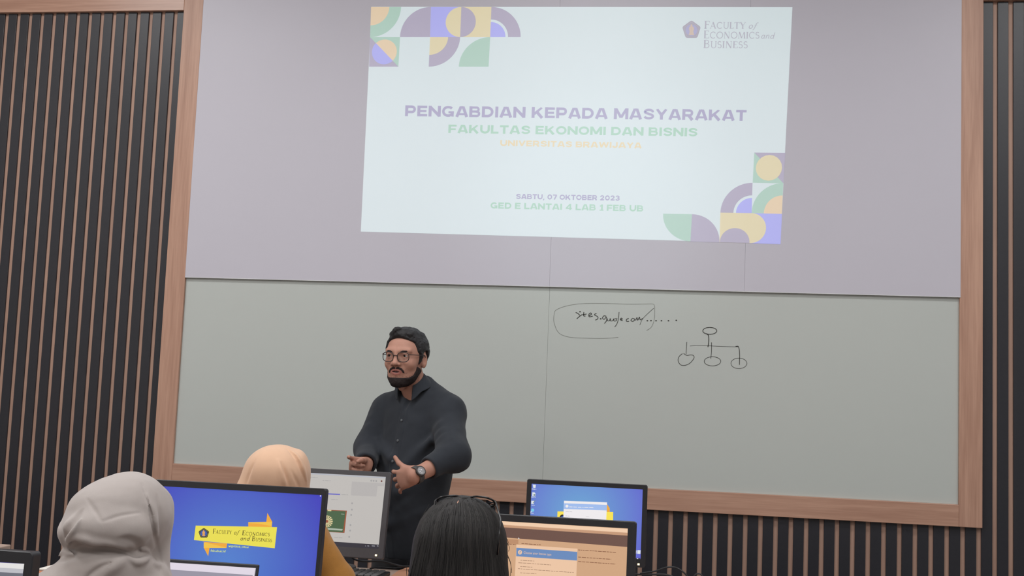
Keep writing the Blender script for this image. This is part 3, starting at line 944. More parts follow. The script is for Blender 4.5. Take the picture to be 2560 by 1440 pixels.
for (x0_, y0_, x1_, y1_) in ((370, 228, 480, 232), (630, 424, 722, 428), (490, 492, 580, 496), (200, 186, 300, 190), (530, 1018, 655, 1024)):
    (p, q) = c7((x0_, y0_), (x1_, y1_)); rows_of_text(a, 'page_lettering', p[0], p[1], q[0], q[1], 1.3, x0_)
for (x_, y_) in ((778, 545), (775, 632), (765, 706), (755, 846), (750, 922), (738, 1010), (1043, 232), (1076, 234), (1112, 236)): a.circle('page_lettering', c7((x_, y_))[0], 2.2, 2.4, 2)
put(a, 'page_lettering', glow('page_lettering', 160, 158, 158), scr, m)
a.circle('account_badge', c7((1186, 238))[0], 2.2, 2.2, 2); put(a, 'account_badge', glow('badge_brown', 110, 64, 56), scr, m)
a.quad('taskbar', *c7((-330, 1020), (1166, 1118), (1160, 1200), (-345, 1110)), 1, 0)
for x_, w_ in ((960, 8), (990, 24), (1050, 44), (1120, 24)): a.quad('taskbar', *c7((x_, 1128), (x_ + w_, 1131), (x_ + w_, 1143), (x_, 1140)), 2, 1)
put(a, 'taskbar', [glow('taskbar_dark', 52, 50, 58), glow('taskbar_icons', 140, 140, 148)], scr, m)

# --- blue monitor by the wall, middle row
m, scr, pl_, Mx = monitor('smaller monitor with desktop icons and a pale dialog, against the slatted wall', (1318, 1198), (1619, 1211.5), 4.10, .286, 3, (.0165, .0165, .029),
                          glow_radial('wallpaper_sky', (108, 164, 210), (98, 100, 204), (-.02, .17), .27), DESK_Z)
a = art(pl_)


def c6(*p): return [(1300 + x / 7.53, 1180 + y / 7.53) for x, y in p]


a.poly('banner', c6((706, 742), (1755, 752), (1752, 960), (700, 930)), 1, 0); a.poly('banner', c6((1636, 600), (1688, 680), (1690, 752), (1636, 752)), 1, 1); a.circle('banner', c6((800, 870))[0], 7.5, 9.5, 2, 2); a.circle('banner', c6((805, 875))[0], 5, 6.5, 3, 3)
put(a, 'banner', [glow('screen_yellow_bright', 248, 226, 84), G_ORG, G_DARK, G_CREST[2]], scr, m)
a.quad('dialog_window', *c6((830, 540), (1640, 572), (1622, 935), (815, 900)), 4, 0); a.quad('dialog_window', *c6((832, 588), (1638, 618), (1632, 722), (826, 695)), 5, 1)
a.circle('dialog_window', c6((885, 642))[0], 3.7, 3.8, 6, 0)
(p, q) = c6((930, 655), (1390, 672)); rows_of_text(a, 'dialog_window', p[0], p[1], q[0], q[1], 1.6, 5, 6)
put(a, 'dialog_window', [glow('dialog_white', 238, 234, 236), glow('dialog_blue', 160, 188, 236)], scr, m)
for (x0_, y0_, x1_, y1_) in ((862, 745, 995, 750), (860, 825, 935, 830), (1240, 842, 1310, 846)):
    (p, q) = c6((x0_, y0_), (x1_, y1_)); rows_of_text(a, 'dialog_lettering', p[0], p[1], q[0], q[1], .9, x0_, 6)
put(a, 'dialog_lettering', glow('dialog_lettering', 190, 188, 192), scr, m)
a.poly('bin_icon', c6((240, 236), (300, 240), (292, 300), (250, 298)), 1, 0)
a.poly('document_icon', c6((232, 382), (272, 384), (292, 402), (288, 460), (230, 456)), 1, 0); a.circle('document_icon', c6((270, 432))[0], 2.2, 2.4, 2, 2)
a.poly('notepad_icon', c6((214, 540), (266, 543), (262, 606), (212, 602)), 1, 0); a.stroke('notepad_icon', c6((288, 535), (244, 590)), 1.6, 2, 2)
a.circle('globe_icon', c6((238, 718))[0], 4, 4.2, 1, 1); a.stroke('globe_icon', c6((222, 735), (200, 758)), 1.8, 1, 0)
for x_, y_, l_ in ((220, 320, 86), (212, 470, 80), (218, 622, 60), (196, 772, 70)):
    (p, q) = c6((x_, y_), (x_ + l_, y_ + 6)); rows_of_text(a, 'icon_lettering', p[0], p[1], q[0], q[1], 1.4, x_, 1)
a.quad('tray_square', (1593.5, 1375.2), (1601.6, 1375.6), (1601, 1384.6), (1593, 1384.2), 1, 0); a.quad('tray_bar', (1589.8, 1376), (1591.6, 1376), (1591, 1384), (1589.4, 1384), 1, 0)
for k_ in ('bin_icon', 'document_icon', 'notepad_icon', 'globe_icon', 'icon_lettering', 'tray_square', 'tray_bar'): put(a, k_, [G_ICON, G_CYAN, glow('icon_grey', 120, 140, 140)], scr, m)
a.quad('taskbar', (1318, 1382), (1601, 1395), (1600, 1402), (1318, 1389), 1, 0); a.quad('taskbar', (1592, 1395.5), (1595.5, 1395.7), (1595.5, 1399.2), (1592, 1399), 2, 1)
put(a, 'taskbar', [glow('taskbar_violet', 58, 54, 92), G_ICON], scr, m)

# --- amber monitor, front row
m, scr, pl_, Mx = monitor('monitor in warm night colours with a blue-headed dialog, right of the long black hair', (1135, 1277), (1591.5, 1306), 3.06, .32, 4, (.0225, .0185, .022),
                          glow('page_tan', 206, 164, 128), DESK_Z)
a = art(pl_)


def c5(*p): return [(1240 + x / 6.737, 1270 + y / 6.737) for x, y in p]


a.quad('browser_bar', *c5((-700, 172), (2230, 352), (2228, 418), (-700, 232)), 1, 0); a.quad('browser_bar', *c5((-700, 230), (2228, 416), (2226, 466), (-700, 270)), 1, 1); a.quad('browser_bar', *c5((-700, 268), (2226, 464), (2220, 657), (-700, 430)), 1, 2)
a.quad('browser_bar', *c5((-700, 455), (378, 535), (376, 610), (-700, 535)), 1, 3)
put(a, 'browser_bar', [glow('amber_bar', 240, 204, 172), glow('amber_shade', 196, 152, 120), glow('amber_brown', 108, 80, 70), glow('amber_tab', 186, 140, 106)], scr, m)
a.quad('dialog_window', *c5((345, 615), (1373, 685), (1352, 1200), (318, 1160)), 3, 0); a.quad('dialog_window', *c5((345, 668), (1370, 738), (1364, 885), (342, 812)), 4, 1)
a.circle('dialog_window', c5((406, 745))[0], 5, 5.6, 5, 0)
a.line_of('dialog_window', text_geo('?', .01), *c5((396, 765))[0], *c5((418, 766))[0], 6.2, 6, mi=1)
q0, q1 = c5((468, 768), (934, 800)); a.line_of('dialog_window', text_geo('Choose your license type'), q0[0], q0[1], q1[0], q1[1], 5.6, 5, mi=0)
put(a, 'dialog_window', [glow('amber_dialog', 234, 196, 164), glow('amber_blue', 106, 138, 186)], scr, m, 'dialog box with a blue heading band')
for x0_, y0_, x1_, y1_ in ((415, 880, 645, 892), (378, 920, 930, 958), (412, 984, 628, 996), (372, 1020, 1310, 1086), (410, 1090, 680, 1106)):
    (p, q) = c5((x0_, y0_), (x1_, y1_)); rows_of_text(a, 'dialog_lettering', p[0], p[1], q[0], q[1], 1.2, x0_ + y0_, 5)
put(a, 'dialog_lettering', glow('amber_print', 150, 118, 96), scr, m)
for x0_, y0_, x1_, y1_ in ((1385, 706, 2020, 748), (1385, 826, 1940, 864), (1385, 900, 2010, 944), (430, 598, 755, 620), (215, 606, 340, 616)):
    (p, q) = c5((x0_, y0_), (x1_, y1_)); rows_of_text(a, 'page_lettering', p[0], p[1], q[0], q[1], 1.5, x0_ + y0_, 2)
put(a, 'page_lettering', glow('amber_page_print', 128, 84, 60), scr, m)
a.poly('mouse_pointer', c5((380, 494), (398, 516), (390, 524), (380, 518)), 6); put(a, 'mouse_pointer', G_WHITE, scr, m)

# --- cropped monitor, lower left
m, scr, pl_, Mx = monitor('thick-rimmed monitor cropped by the lower left picture corner', (-420, 1355), (84, 1380), 1.80, .30, 4, (.0145, .0200, .024),
                          glow('page_slate', 108, 110, 120), DESK_Z, housing=M_PLASTIC, width=.42)
a = art(pl_)


def c1(*p): return [(x / 12, 1320 + y / 12) for x, y in p]


a.quad('browser_bar', *c1((-4000, 840), (735, 1072), (716, 1228), (-4000, 980)), 1, 0); a.quad('browser_bar', *c1((-4000, 980), (716, 1228), (690, 1360), (-4000, 1100)), 1, 1)
a.quad('screen_margin', *c1((-4000, 790), (768, 1048), (768, 1074), (-4000, 830)), 1); a.quad('screen_margin', *c1((735, 1074), (768, 1074), (700, 1700), (655, 1700)), 1)
put(a, 'browser_bar', [glow('slate_bar', 226, 224, 222), glow('slate_grey', 188, 188, 194)], scr, m); put(a, 'screen_margin', glow('deep_blue', 56, 48, 140), scr, m)

# --- laptop in front of the blue monitor
lt_tr = at(648, 1411.5, 2.93)
lt = thing('laptop', (lt_tr[0] - .165, 2.93 - .04, DESK_Z), 'open laptop with a thin black rim, standing before the blue-wallpaper monitor', 'laptop')
lo_ = np.array(lt.location)
lw, lh = .33, lt_tr[2] - DESK_Z - .012
ta = math.radians(14)
Lx = Matrix(((1, 0, 0, 0), (0, math.cos(ta), math.sin(ta), .04 - math.tan(ta) * lh), (0, -math.sin(ta), math.cos(ta), .012), (0, 0, 0, 1)))
lh2 = lh / math.cos(ta)
o = MB().box((-.165, 0, 0), (.165, .007, lh2), bev=.003).build('lid', M_PLASTIC, lt); o.matrix_basis = Lx
sc_ = MB().add([(-.158, -.0006, .015), (.158, -.0006, .015), (.158, -.0006, lh2 - .0095), (-.158, -.0006, lh2 - .0095)], [(0, 1, 2, 3)]).build('screen', glow('laptop_grey', 150, 146, 160), lt); sc_.matrix_basis = Lx
o = MB().add([(-.158, -.0012, lh2 - .028), (.152, -.0012, lh2 - .028), (.152, -.0012, lh2 - .0098), (-.158, -.0012, lh2 - .0098)], [(0, 1, 2, 3)]).add([(.152, -.0012, .015), (.1565, -.0012, .015), (.1565, -.0012, lh2 - .0098), (.152, -.0012, lh2 - .0098)], [(0, 1, 2, 3)]).build('browser_bar', glow('laptop_white', 222, 214, 226), None)
o.parent = sc_
MB().box((-.165, -.26, 0), (.165, .04 - math.tan(ta) * lh + .005, .014), bev=.004).build('keyboard_deck', M_PLASTICG, lt)

# --- keyboard and cables on the middle desk
def on_z(px, py, z):
    d = ray(px, py); return CAM + d * ((z - CAM[2]) / d[2])


kc = on_z(905, 1421, DESK_Z + .02)
kb = thing('keyboard', (kc[0] - .10, kc[1] - .076, DESK_Z), 'black desk keyboard in front of the pale web-page monitor', 'keyboard')
MB().box((-.21, -.075, 0), (.21, .075, .016), bev=.004).build('case', M_PLASTIC, kb)
mbk = MB()
for r in range(5):
    for c in range(16):
        mbk.box((-.2 + c * .025, .058 - r * .027 - .021, .015), (-.2 + c * .025 + .0215, .058 - r * .027, .0225), bev=.003)
mbk.build('keys', mat('key_caps', RGB(92, 92, 94), .5, .05, 60), kb)


def cable(pts, r, label, Y=None, z=None):
    P = [at(x, y, Y) if Y else on_z(x, y, z) for x, y in pts]
    P = [tuple(p) for p in P]
    P3 = []
    for i in range(len(P) - 1):
        for k in range(5): P3.append(tuple(np.array(P[i]) * (1 - k / 5) + np.array(P[i + 1]) * k / 5))
    P3.append(P[-1])
    for _ in range(3): P3 = [P3[0]] + [tuple((np.array(P3[i - 1]) + np.array(P3[i]) * 2 + np.array(P3[i + 1])) / 4) for i in range(1, len(P3) - 1)] + [P3[-1]]
    o = MB().tube(P3, r, 8).build('cable', M_PLASTIC, None, True)
    return tag(o, label, 'cable', 'loose cables around the desks')


cable([(925, 1421), (934, 1419.5), (945, 1418), (965, 1419), (985, 1421), (1000, 1419.5), (1012, 1417)], .0028, 'thin black cable lying on the desk behind the keyboard', z=DESK_Z + .003)
cable([(874, 1386), (880, 1394), (890, 1400), (912, 1404), (940, 1402.5), (962, 1404), (985, 1411), (1005, 1416), (1030, 1416)], .0042, 'thick black cable along the far edge of the desk under the web-page monitor', Y=4.33)
cable([(1600, 1434), (1640, 1428), (1660, 1420), (1672, 1417.5), (1688, 1418), (1700, 1424), (1712, 1433), (1722, 1446)], .0032, 'arched grey cable against the slats right of the small blue monitor', Y=4.33)
cable([(1588, 1436), (1625, 1436), (1660, 1436), (1676, 1439), (1690, 1446)], .0035, 'low straight cable under the small blue monitor', Y=4.33)
cable([(1734, 1442), (1740, 1435), (1748, 1434), (1754, 1437), (1760, 1446)], .0028, 'short looped cable end rightmost against the slats', Y=4.33)
sh = [on_z(x, y, DESK_Z + .001) for x, y in ((996, 1428), (1022, 1419), (1040, 1441), (972, 1446))]
v = [tuple(p) for p in sh] + [tuple(p + np.array([0, 0, .003])) for p in sh]
tag(mesh_obj('paper_envelope', v, [(3, 2, 1, 0), (4, 5, 6, 7), (0, 1, 5, 4), (1, 2, 6, 5), (2, 3, 7, 6), (3, 0, 4, 7)], mat('kraft_paper', RGB(206, 150, 120), .7, .05, 30)), 'flat tan paper sheet on the desk between keyboard and black hair', 'paper')

bx = at(97, 1420.5, 2.98)
bb = thing('tissue_box', (bx[0] + .09, 3.04, DESK_Z), 'small box with white top and orange side, left of the grey headscarf', 'box')
hz = bx[2] - DESK_Z
MB().box((-.09, -.06, 0), (.09, .06, hz - .006), bev=.002).build('carton', mat('orange_card', RGB(226, 150, 112), .6, .05, 30), bb)
MB().box((-.091, -.061, hz - .006), (.091, .061, hz), bev=.002).build('lid', mat('white_card', RGB(222, 216, 208), .6, .03, 30), bb)


def office_chair(x, y, rot, label):
    t = thing('office_chair', (x, y, 0), label, 'chair', 'office chairs at the desks', rot)
    MB().box((-.23, -.22, .40), (.23, .22, .45), bev=.02).build('seat', M_CHAIRF, t)
    MB().box((-.2, -.25, .52), (.2, -.21, .82), bev=.018).build('backrest', M_CHAIRF, t)
    MB().tube([(0, -.1, .39), (0, -.26, .41), (0, -.27, .6)], .016, 8).build('back_support', M_DESKLEG, t)
    MB().tube([(0, 0, .08), (0, 0, .40)], .026, 12).build('gas_column', M_DESKLEG, t)
    b = MB()
    for k in range(5):
        an = 2 * math.pi * k / 5
        b.tube([(0, 0, .1), (.26 * math.cos(an), .26 * math.sin(an), .065)], [.022, .014], 8)
    b.build('star_base', M_PLASTIC, t)
    for k in range(5):
        an = 2 * math.pi * k / 5
        MB().tube([(.26 * math.cos(an) - .02 * math.sin(an), .26 * math.sin(an) + .02 * math.cos(an), .026), (.26 * math.cos(an) + .02 * math.sin(an), .26 * math.sin(an) - .02 * math.cos(an), .026)], .026, 12).build('caster', M_PLASTIC, t)
    return t

# ------------------------------------------------------------------ soft forms: distance fields meshed as one continuous skin
def nrm(v):
    v = np.asarray(v, float); return v / np.linalg.norm(v)


def smin(a, b, k):
    if k <= 0: return np.minimum(a, b)
    h = np.maximum(k - np.abs(a - b), 0) / k
    return np.minimum(a, b) - h * h * k * .25


def smax(a, b, k): return -smin(-a, -b, k)


def d_ell(p, c, r, R=None):
    q = p - np.asarray(c, np.float32)
    if R is not None: q = q @ np.asarray(R, np.float32).T
    r = np.asarray(r, np.float32)
    k0 = np.linalg.norm(q / r, axis=1); k1 = np.linalg.norm(q / (r * r), axis=1) + 1e-9
    return np.where(k0 < 1e-4, -r.min(), k0 * (k0 - 1) / k1)


def d_cap(p, a, b, ra, rb=None, flat=None):
    """round cone from a to b"""
    a = np.asarray(a, np.float32); b = np.asarray(b, np.float32)
    rb = ra if rb is None else rb
    ab = b - a; L = float(ab @ ab) + 1e-12
    t = np.clip(((p - a) @ ab) / L, 0, 1)
    return np.linalg.norm(p - a - t[:, None] * ab, axis=1) - (ra + (rb - ra) * t)


def d_path(p, pts, rs, k=0.0):
    d = None
    for i in range(len(pts) - 1):
        ra = rs[i] if isinstance(rs, (list, tuple)) else rs
        rb = rs[i + 1] if isinstance(rs, (list, tuple)) else rs
        e = d_cap(p, pts[i], pts[i + 1], ra, rb)
        d = e if d is None else smin(d, e, k)
    return d


def d_box(p, c, h, r=0.0, R=None):
    q = p - np.asarray(c, np.float32)
    if R is not None: q = q @ np.asarray(R, np.float32).T
    q = np.abs(q) - (np.asarray(h, np.float32) - r)
    return np.linalg.norm(np.maximum(q, 0), axis=1) + np.minimum(q.max(axis=1), 0) - r


def d_poly(u, v, poly):
    """signed distance to a 2-D polygon"""
    P = np.asarray(poly, np.float32); n = len(P)
    d = np.full(u.shape, 1e9, np.float32); s = np.ones(u.shape, np.float32)
    for i in range(n):
        a = P[i]; b = P[i - 1]
        e = b - a; wx = u - a[0]; wy = v - a[1]
        t = np.clip((wx * e[0] + wy * e[1]) / (e @ e + 1e-12), 0, 1)
        bx = wx - e[0] * t; by = wy - e[1] * t
        d = np.minimum(d, bx * bx + by * by)
        c1 = v >= a[1]; c2 = v < b[1]; c3 = e[0] * wy > e[1] * wx
        s = np.where((c1 & c2 & c3) | (~c1 & ~c2 & ~c3), -s, s)
    return s * np.sqrt(d)


_rng = np.random.RandomState(7)
_lat = _rng.rand(32, 32, 32).astype(np.float32) * 2 - 1


def vnoise(p, f):
    q = p * f + 100.0
    i = np.floor(q).astype(np.int32); t = q - i; t = t * t * (3 - 2 * t)
    o = 0
    for dx in (0, 1):
        for dy in (0, 1):
            for dz in (0, 1):
                w = (t[:, 0] if dx else 1 - t[:, 0]) * (t[:, 1] if dy else 1 - t[:, 1]) * (t[:, 2] if dz else 1 - t[:, 2])
                o = o + w * _lat[(i[:, 0] + dx) & 31, (i[:, 1] + dy) & 31, (i[:, 2] + dz) & 31]
    return o


def sdf_mesh(f, lo, hi, h, relax=1):
    """surface nets over a block-culled grid; f takes (n,3) points"""
    lo = np.asarray(lo, np.float64); hi = np.asarray(hi, np.float64)
    B = 8
    nb = np.ceil((hi - lo) / (h * B)).astype(int)
    N = nb * B + 1
    ii = np.stack(np.meshgrid(*[np.arange(n) for n in nb], indexing='ij'), -1).reshape(-1, 3)
    cen = (lo + (ii + .5) * B * h).astype(np.float32)
    dc = f(cen)
    half = B * h * .5 * math.sqrt(3)
    keep = np.abs(dc) < half * 1.7
    G = np.full(tuple(N), 1.0, np.float32)
    # inside blocks
    for b in ii[(~keep) & (dc < 0)]:
        G[b[0] * B:b[0] * B + B + 1, b[1] * B:b[1] * B + B + 1, b[2] * B:b[2] * B + B + 1] = -1.0
    loc = np.stack(np.meshgrid(*[np.arange(B + 1)] * 3, indexing='ij'), -1).reshape(-1, 3)
    kb = ii[keep]
    CH = 700
    for s in range(0, len(kb), CH):
        blk = kb[s:s + CH]
        idx = (blk[:, None, :] * B + loc[None]).reshape(-1, 3)
        val = f((lo + idx * h).astype(np.float32))
        G[idx[:, 0], idx[:, 1], idx[:, 2]] = val
    ins = G < 0
    cnt = np.zeros(tuple(N - 1), np.int8)
    for dx in (0, 1):
        for dy in (0, 1):
            for dz in (0, 1):
                cnt += ins[dx:N[0] - 1 + dx, dy:N[1] - 1 + dy, dz:N[2] - 1 + dz]
    act = np.argwhere((cnt > 0) & (cnt < 8))
    vid = np.full(tuple(N - 1), -1, np.int32)
    vid[act[:, 0], act[:, 1], act[:, 2]] = np.arange(len(act))
    acc = np.zeros((len(act), 3)); num = np.zeros(len(act))
    cs = [np.array(c) for c in ((0, 0, 0), (1, 0, 0), (0, 1, 0), (1, 1, 0), (0, 0, 1), (1, 0, 1), (0, 1, 1), (1, 1, 1))]
    for a in range(8):
        for ax in range(3):
            if cs[a][ax] == 0:
                b = cs[a].copy(); b[ax] = 1
                pa = act + cs[a]; pb = act + b
                va = G[pa[:, 0], pa[:, 1], pa[:, 2]]; vb = G[pb[:, 0], pb[:, 1], pb[:, 2]]
                x = (va < 0) != (vb < 0)
                t = np.where(x, va / np.where(x, va - vb, 1), 0)
                q = cs[a] + np.outer(t, b - cs[a])
                acc[x] += q[x]; num[x] += 1
    V = lo + (act + acc / num[:, None]) * h
    F = []
    for ax in range(3):
        u, w = (ax + 1) % 3, (ax + 2) % 3
        sl0 = [slice(0, N[k] - 1) for k in range(3)]; sl1 = list(sl0); sl1[ax] = slice(1, N[ax])
        e = ins[tuple(sl0)] != ins[tuple(sl1)]
        P = np.argwhere(e)
        P = P[(P[:, u] > 0) & (P[:, w] > 0)]
        up = ins[P[:, 0], P[:, 1], P[:, 2]]
        du = np.zeros(3, int); du[u] = 1; dw = np.zeros(3, int); dw[w] = 1
        g = lambda Q: vid[Q[:, 0], Q[:, 1], Q[:, 2]]
        q = np.stack([g(P - du - dw), g(P - dw), g(P), g(P - du)], 1)
        q[~up] = q[~up][:, ::-1]
        F.append(q[(q >= 0).all(1)])
    F = np.concatenate(F)
    for _ in range(relax):
        sm = np.zeros_like(V); c = np.zeros(len(V))
        for k in range(4):
            np.add.at(sm, F[:, k], V[F[:, (k + 1) % 4]]); np.add.at(c, F[:, k], 1)
            np.add.at(sm, F[:, k], V[F[:, (k - 1) % 4]]); np.add.at(c, F[:, k], 1)
        V = V * .5 + .5 * sm / np.maximum(c, 1)[:, None]
    return V, F


def skin_obj(name, V, F, mats, parent, fmat=None, label=None):
    """V in the parent's frame"""
    me = bpy.data.meshes.new(name)
    me.vertices.add(len(V)); me.vertices.foreach_set('co', np.asarray(V, np.float32).ravel())
    me.loops.add(len(F) * 4); me.loops.foreach_set('vertex_index', np.asarray(F, np.int32).ravel())
    me.polygons.add(len(F)); me.polygons.foreach_set('loop_start', np.arange(0, len(F) * 4, 4, dtype=np.int32))
    me.polygons.foreach_set('loop_total', np.full(len(F), 4, np.int32))
    if not isinstance(mats, (list, tuple)): mats = [mats]
    for m in mats: me.materials.append(m)
    if fmat is not None: me.polygons.foreach_set('material_index', np.asarray(fmat, np.int32))
    me.polygons.foreach_set('use_smooth', np.ones(len(F), bool))
    me.update(calc_edges=True)
    o = bpy.data.objects.new(name, me); COL.objects.link(o)
    if parent is not None: o.parent = parent
    if label: o['label'] = label
    return o


def frame(fwd, up=(0, 0, 1)):
    """rows: left, forward, up (a person's own axes)"""
    f = nrm(fwd); l = nrm(np.cross(np.asarray(up, float), f)); u = np.cross(f, l)
    return np.stack([l, f, u])


CM = 0.01


def head_sd(q, neck_to=None, fem=False):
    """q: points in the head's frame, centimetres: x left, y forward, z up, origin between the ears"""
    s = np.abs(q); s = np.stack([s[:, 0], q[:, 1], q[:, 2]], 1)      # mirrored
    d = d_ell(q, (0, -1.2, 4.3), (7.1, 9.3, 8.3))
    d = smin(d, d_ell(q, (0, 3.3, 0.2), (5.9, 6.0, 8.6)), 3.0)
    d = smin(d, d_ell(q, (0, 3.4, -5.2), (4.9, 5.0, 3.8)), 2.5)
    d = smin(d, d_cap(s, (4.3, 0.2, -3.0), (1.2, 7.3, -7.4), 1.7, 1.5), 2.0)
    d = smin(d, d_ell(q, (0, 7.6, -7.3), (1.9, 1.6, 1.5)), 1.6)
    d = smin(d, d_ell(s, (4.0, 5.9, -0.6), (2.0, 2.3, 1.9)), 1.8)
    d = smin(d, d_cap(s, (1.0, 8.6, 4.5), (4.6, 7.2, 4.6), .75, .7), 1.6)      # brow
    d = smax(d, -d_ell(s, (3.2, 10.2, 2.7), (2.2, 1.9, 1.35)), 1.1)            # eye hollow
    d = smin(d, d_cap(q, (0, 8.7, 3.4), (0, 10.3, .1), .72, .95), 1.2)         # nose
    d = smin(d, d_ell(q, (0, 10.45, -.2), (1.15, 1.05, .9)), .7)
    d = smin(d, d_ell(s, (1.4, 9.4, -.5), (.85, 1.0, .72)), .6)
    d = smax(d, -d_ell(s, (.62, 10.1, -1.25), (.36, .5, .36)), .3)
    d = smin(d, d_ell(q, (0, 8.1, -3.1), (2.9, 1.4, 2.0)), 1.4)                 # muzzle
    d = smin(d, d_cap(s, (0, 9.35, -2.55), (2.1, 8.4, -3.15), .48, .28), .5)    # upper lip
    d = smin(d, d_cap(s, (0, 9.15, -4.3), (1.8, 8.4, -3.95), .60, .3), .5)      # lower lip
    d = smax(d, -d_cap(s, (0, 9.8, -3.35), (1.7, 8.9, -3.5), .34, .16), .3)     # open mouth
    for sx in (1, -1):                                                          # lids
        d = smin(d, d_cap(q, (sx * 1.8, 8.35, 2.8), (sx * 3.2, 8.72, 3.45), .22, .26), .4)
        d = smin(d, d_cap(q, (sx * 3.2, 8.72, 3.45), (sx * 4.5, 7.75, 2.85), .26, .22), .4)
        d = smin(d, d_cap(q, (sx * 1.9, 8.3, 2.5), (sx * 3.2, 8.45, 1.85), .24, .26), .45)
        d = smin(d, d_cap(q, (sx * 3.2, 8.45, 1.85), (sx * 4.4, 7.6, 2.6), .26, .24), .45)
    # ears
    c, sn = math.cos(.30), math.sin(.30)
    R = np.array([[c, sn, 0], [-sn, c, 0], [0, 0, 1]])
    er = d_ell(s, (7.2, -.8, .6), (.75, 1.9, 3.1), R)
    er = smax(er, -d_ell(s, (8.05, -.5, .9), (.75, 1.15, 2.0), R), .4)
    d = smin(d, er, .7)
    # neck
    if neck_to is not None:
        d = smin(d, d_cap(q, (0, -1.8, -3.5), neck_to, 5.3, 5.3), 2.0)
        d = smin(d, d_ell(q, (0, 3.9, -10.0), (1.2, 1.0, 1.3)), 1.5)
    return d


def eyes(parent, org, R, m_white, m_iris, look=(0, 1, 0)):
    for sx in (1, -1):
        c = np.array([sx * 3.2, 7.25, 2.72])
        mb = MB(); mb2 = MB()
        L = nrm(look)
        n = 20
        vs = []; fs = []; fm = []
        e1 = nrm(np.cross(L, (0, 0, 1))); e2 = np.cross(e1, L)
        for i in range(13):
            th = math.pi * i / 12
            for j in range(n):
                a = 2 * math.pi * j / n
                vs.append(c + 1.28 * (L * math.cos(th) + (e1 * math.cos(a) + e2 * math.sin(a)) * math.sin(th)))
        for i in range(12):
            for j in range(n):
                fs.append((i * n + j, (i + 1) * n + j, (i + 1) * n + (j + 1) % n, i * n + (j + 1) % n)); fm.append(1 if i < 2 else 0)
        W = org + (np.array(vs) * CM) @ R
        skin_obj('eye', W, np.array(fs), [m_white, m_iris], parent, fm)


def skin_mat(name, r, g, b, var=.06):
    m = mat(name, RGB(r, g, b), .55, var, 45, bump=.12, bscale=900, spec=.35)
    bs = m.node_tree.nodes['Principled BSDF']
    bs.inputs['Subsurface Weight'].default_value = .12
    bs.inputs['Subsurface Radius'].default_value = (.012, .005, .003)
    bs.inputs['Subsurface Scale'].default_value = .6
    return m


def cloth(name, r, g, b, var=.08, rough=.85, bs=900, bump=.25, sheen=.15):
    return mat(name, RGB(r, g, b), rough, var, 60, bump=bump, bscale=bs, spec=.25, sheen=sheen)


M_EYEW = mat('eye_white', RGB(205, 196, 190), .25, .02, 20); M_IRIS = mat('iris_brown', RGB(38, 26, 22), .2, .1, 50)
M_HAIR = mat('black_hair', RGB(34, 33, 35), .52, .25, 40, stretch=(6, 6, .7), bump=.35, bscale=120, spec=.4)
M_LENS = bpy.data.materials.new('lens_glass'); M_LENS.use_nodes = True
_b = M_LENS.node_tree.nodes['Principled BSDF']
_b.inputs['Transmission Weight'].default_value = 1.0; _b.inputs['Roughness'].default_value = .02; _b.inputs['IOR'].default_value = 1.05
_b.inputs['Base Color'].default_value = (.93, .95, .96, 1); _b.inputs['Specular IOR Level'].default_value = .8
M_RIM = mat('dark_spectacle_rim', RGB(46, 36, 36), .35, .1, 60)


def spectacles(name, parent, org, R, cy=9.6, cz=2.6, rx=2.55, rz=2.15, gap=.75, ear=(7.9, -1.5, 2.2), r=.13, mat_rim=None, tilt=0.0, ear_r=None):
    """two rounded lenses, bridge and temples; centimetres in the head frame"""
    m = mat_rim or M_RIM
    tf = lambda L: [tuple(org + (np.array(p) * CM) @ R) for p in L]
    g = bpy.data.objects.new(name, None); COL.objects.link(g); g.parent = parent
    fr = MB()
    for sx in (1, -1):
        cx = sx * (gap + rx)
        ring = []
        for i in range(33):
            a = 2 * math.pi * i / 32
            ex = 2.6
            u = np.sign(math.cos(a)) * abs(math.cos(a)) ** (2 / ex); w = np.sign(math.sin(a)) * abs(math.sin(a)) ** (2 / ex)
            x = cx + rx * u
            ring.append((x, cy - .035 * (abs(x)) ** 1.6 + math.tan(tilt) * rz * w, cz + rz * w))
        fr.tube(tf(ring), r * CM, 8, caps=False)
        lens = tf(ring[:-1])
        bk = tf([(x, y - .06, z) for x, y, z in ring[:-1]])
        n = len(lens)
        lm = MB().add(lens + bk, [tuple(range(n)), tuple(range(2 * n - 1, n - 1, -1))] + [(i, n + i, n + (i + 1) % n, (i + 1) % n) for i in range(n)])
        lm.build('lens', M_LENS, g)
        xo = sx * (gap + 2 * rx)
        yo = cy - .035 * abs(xo) ** 1.6
        er = ear_r if (ear_r and sx < 0) else ear
        tp = MB().tube(tf([(xo, yo, cz + rz * .55), (xo + sx * .35, yo - .4, cz + rz * .5), (sx * er[0], (yo + er[1]) / 2, (cz + rz * .5 + er[2]) / 2), (sx * er[0], er[1], er[2]), (sx * (er[0] - .3), er[1] - 2.2, er[2] - 2.6)]), r * .95 * CM, 8)
        tp.build('temple', m, g, True)
    fr.tube(tf([(gap, cy - .05, cz + .35), (gap * .5, cy + .3, cz + .62), (-gap * .5, cy + .3, cz + .62), (-gap, cy - .05, cz + .35)]), r * CM, 8)
    fr.build('rim', m, g, True)
    return g


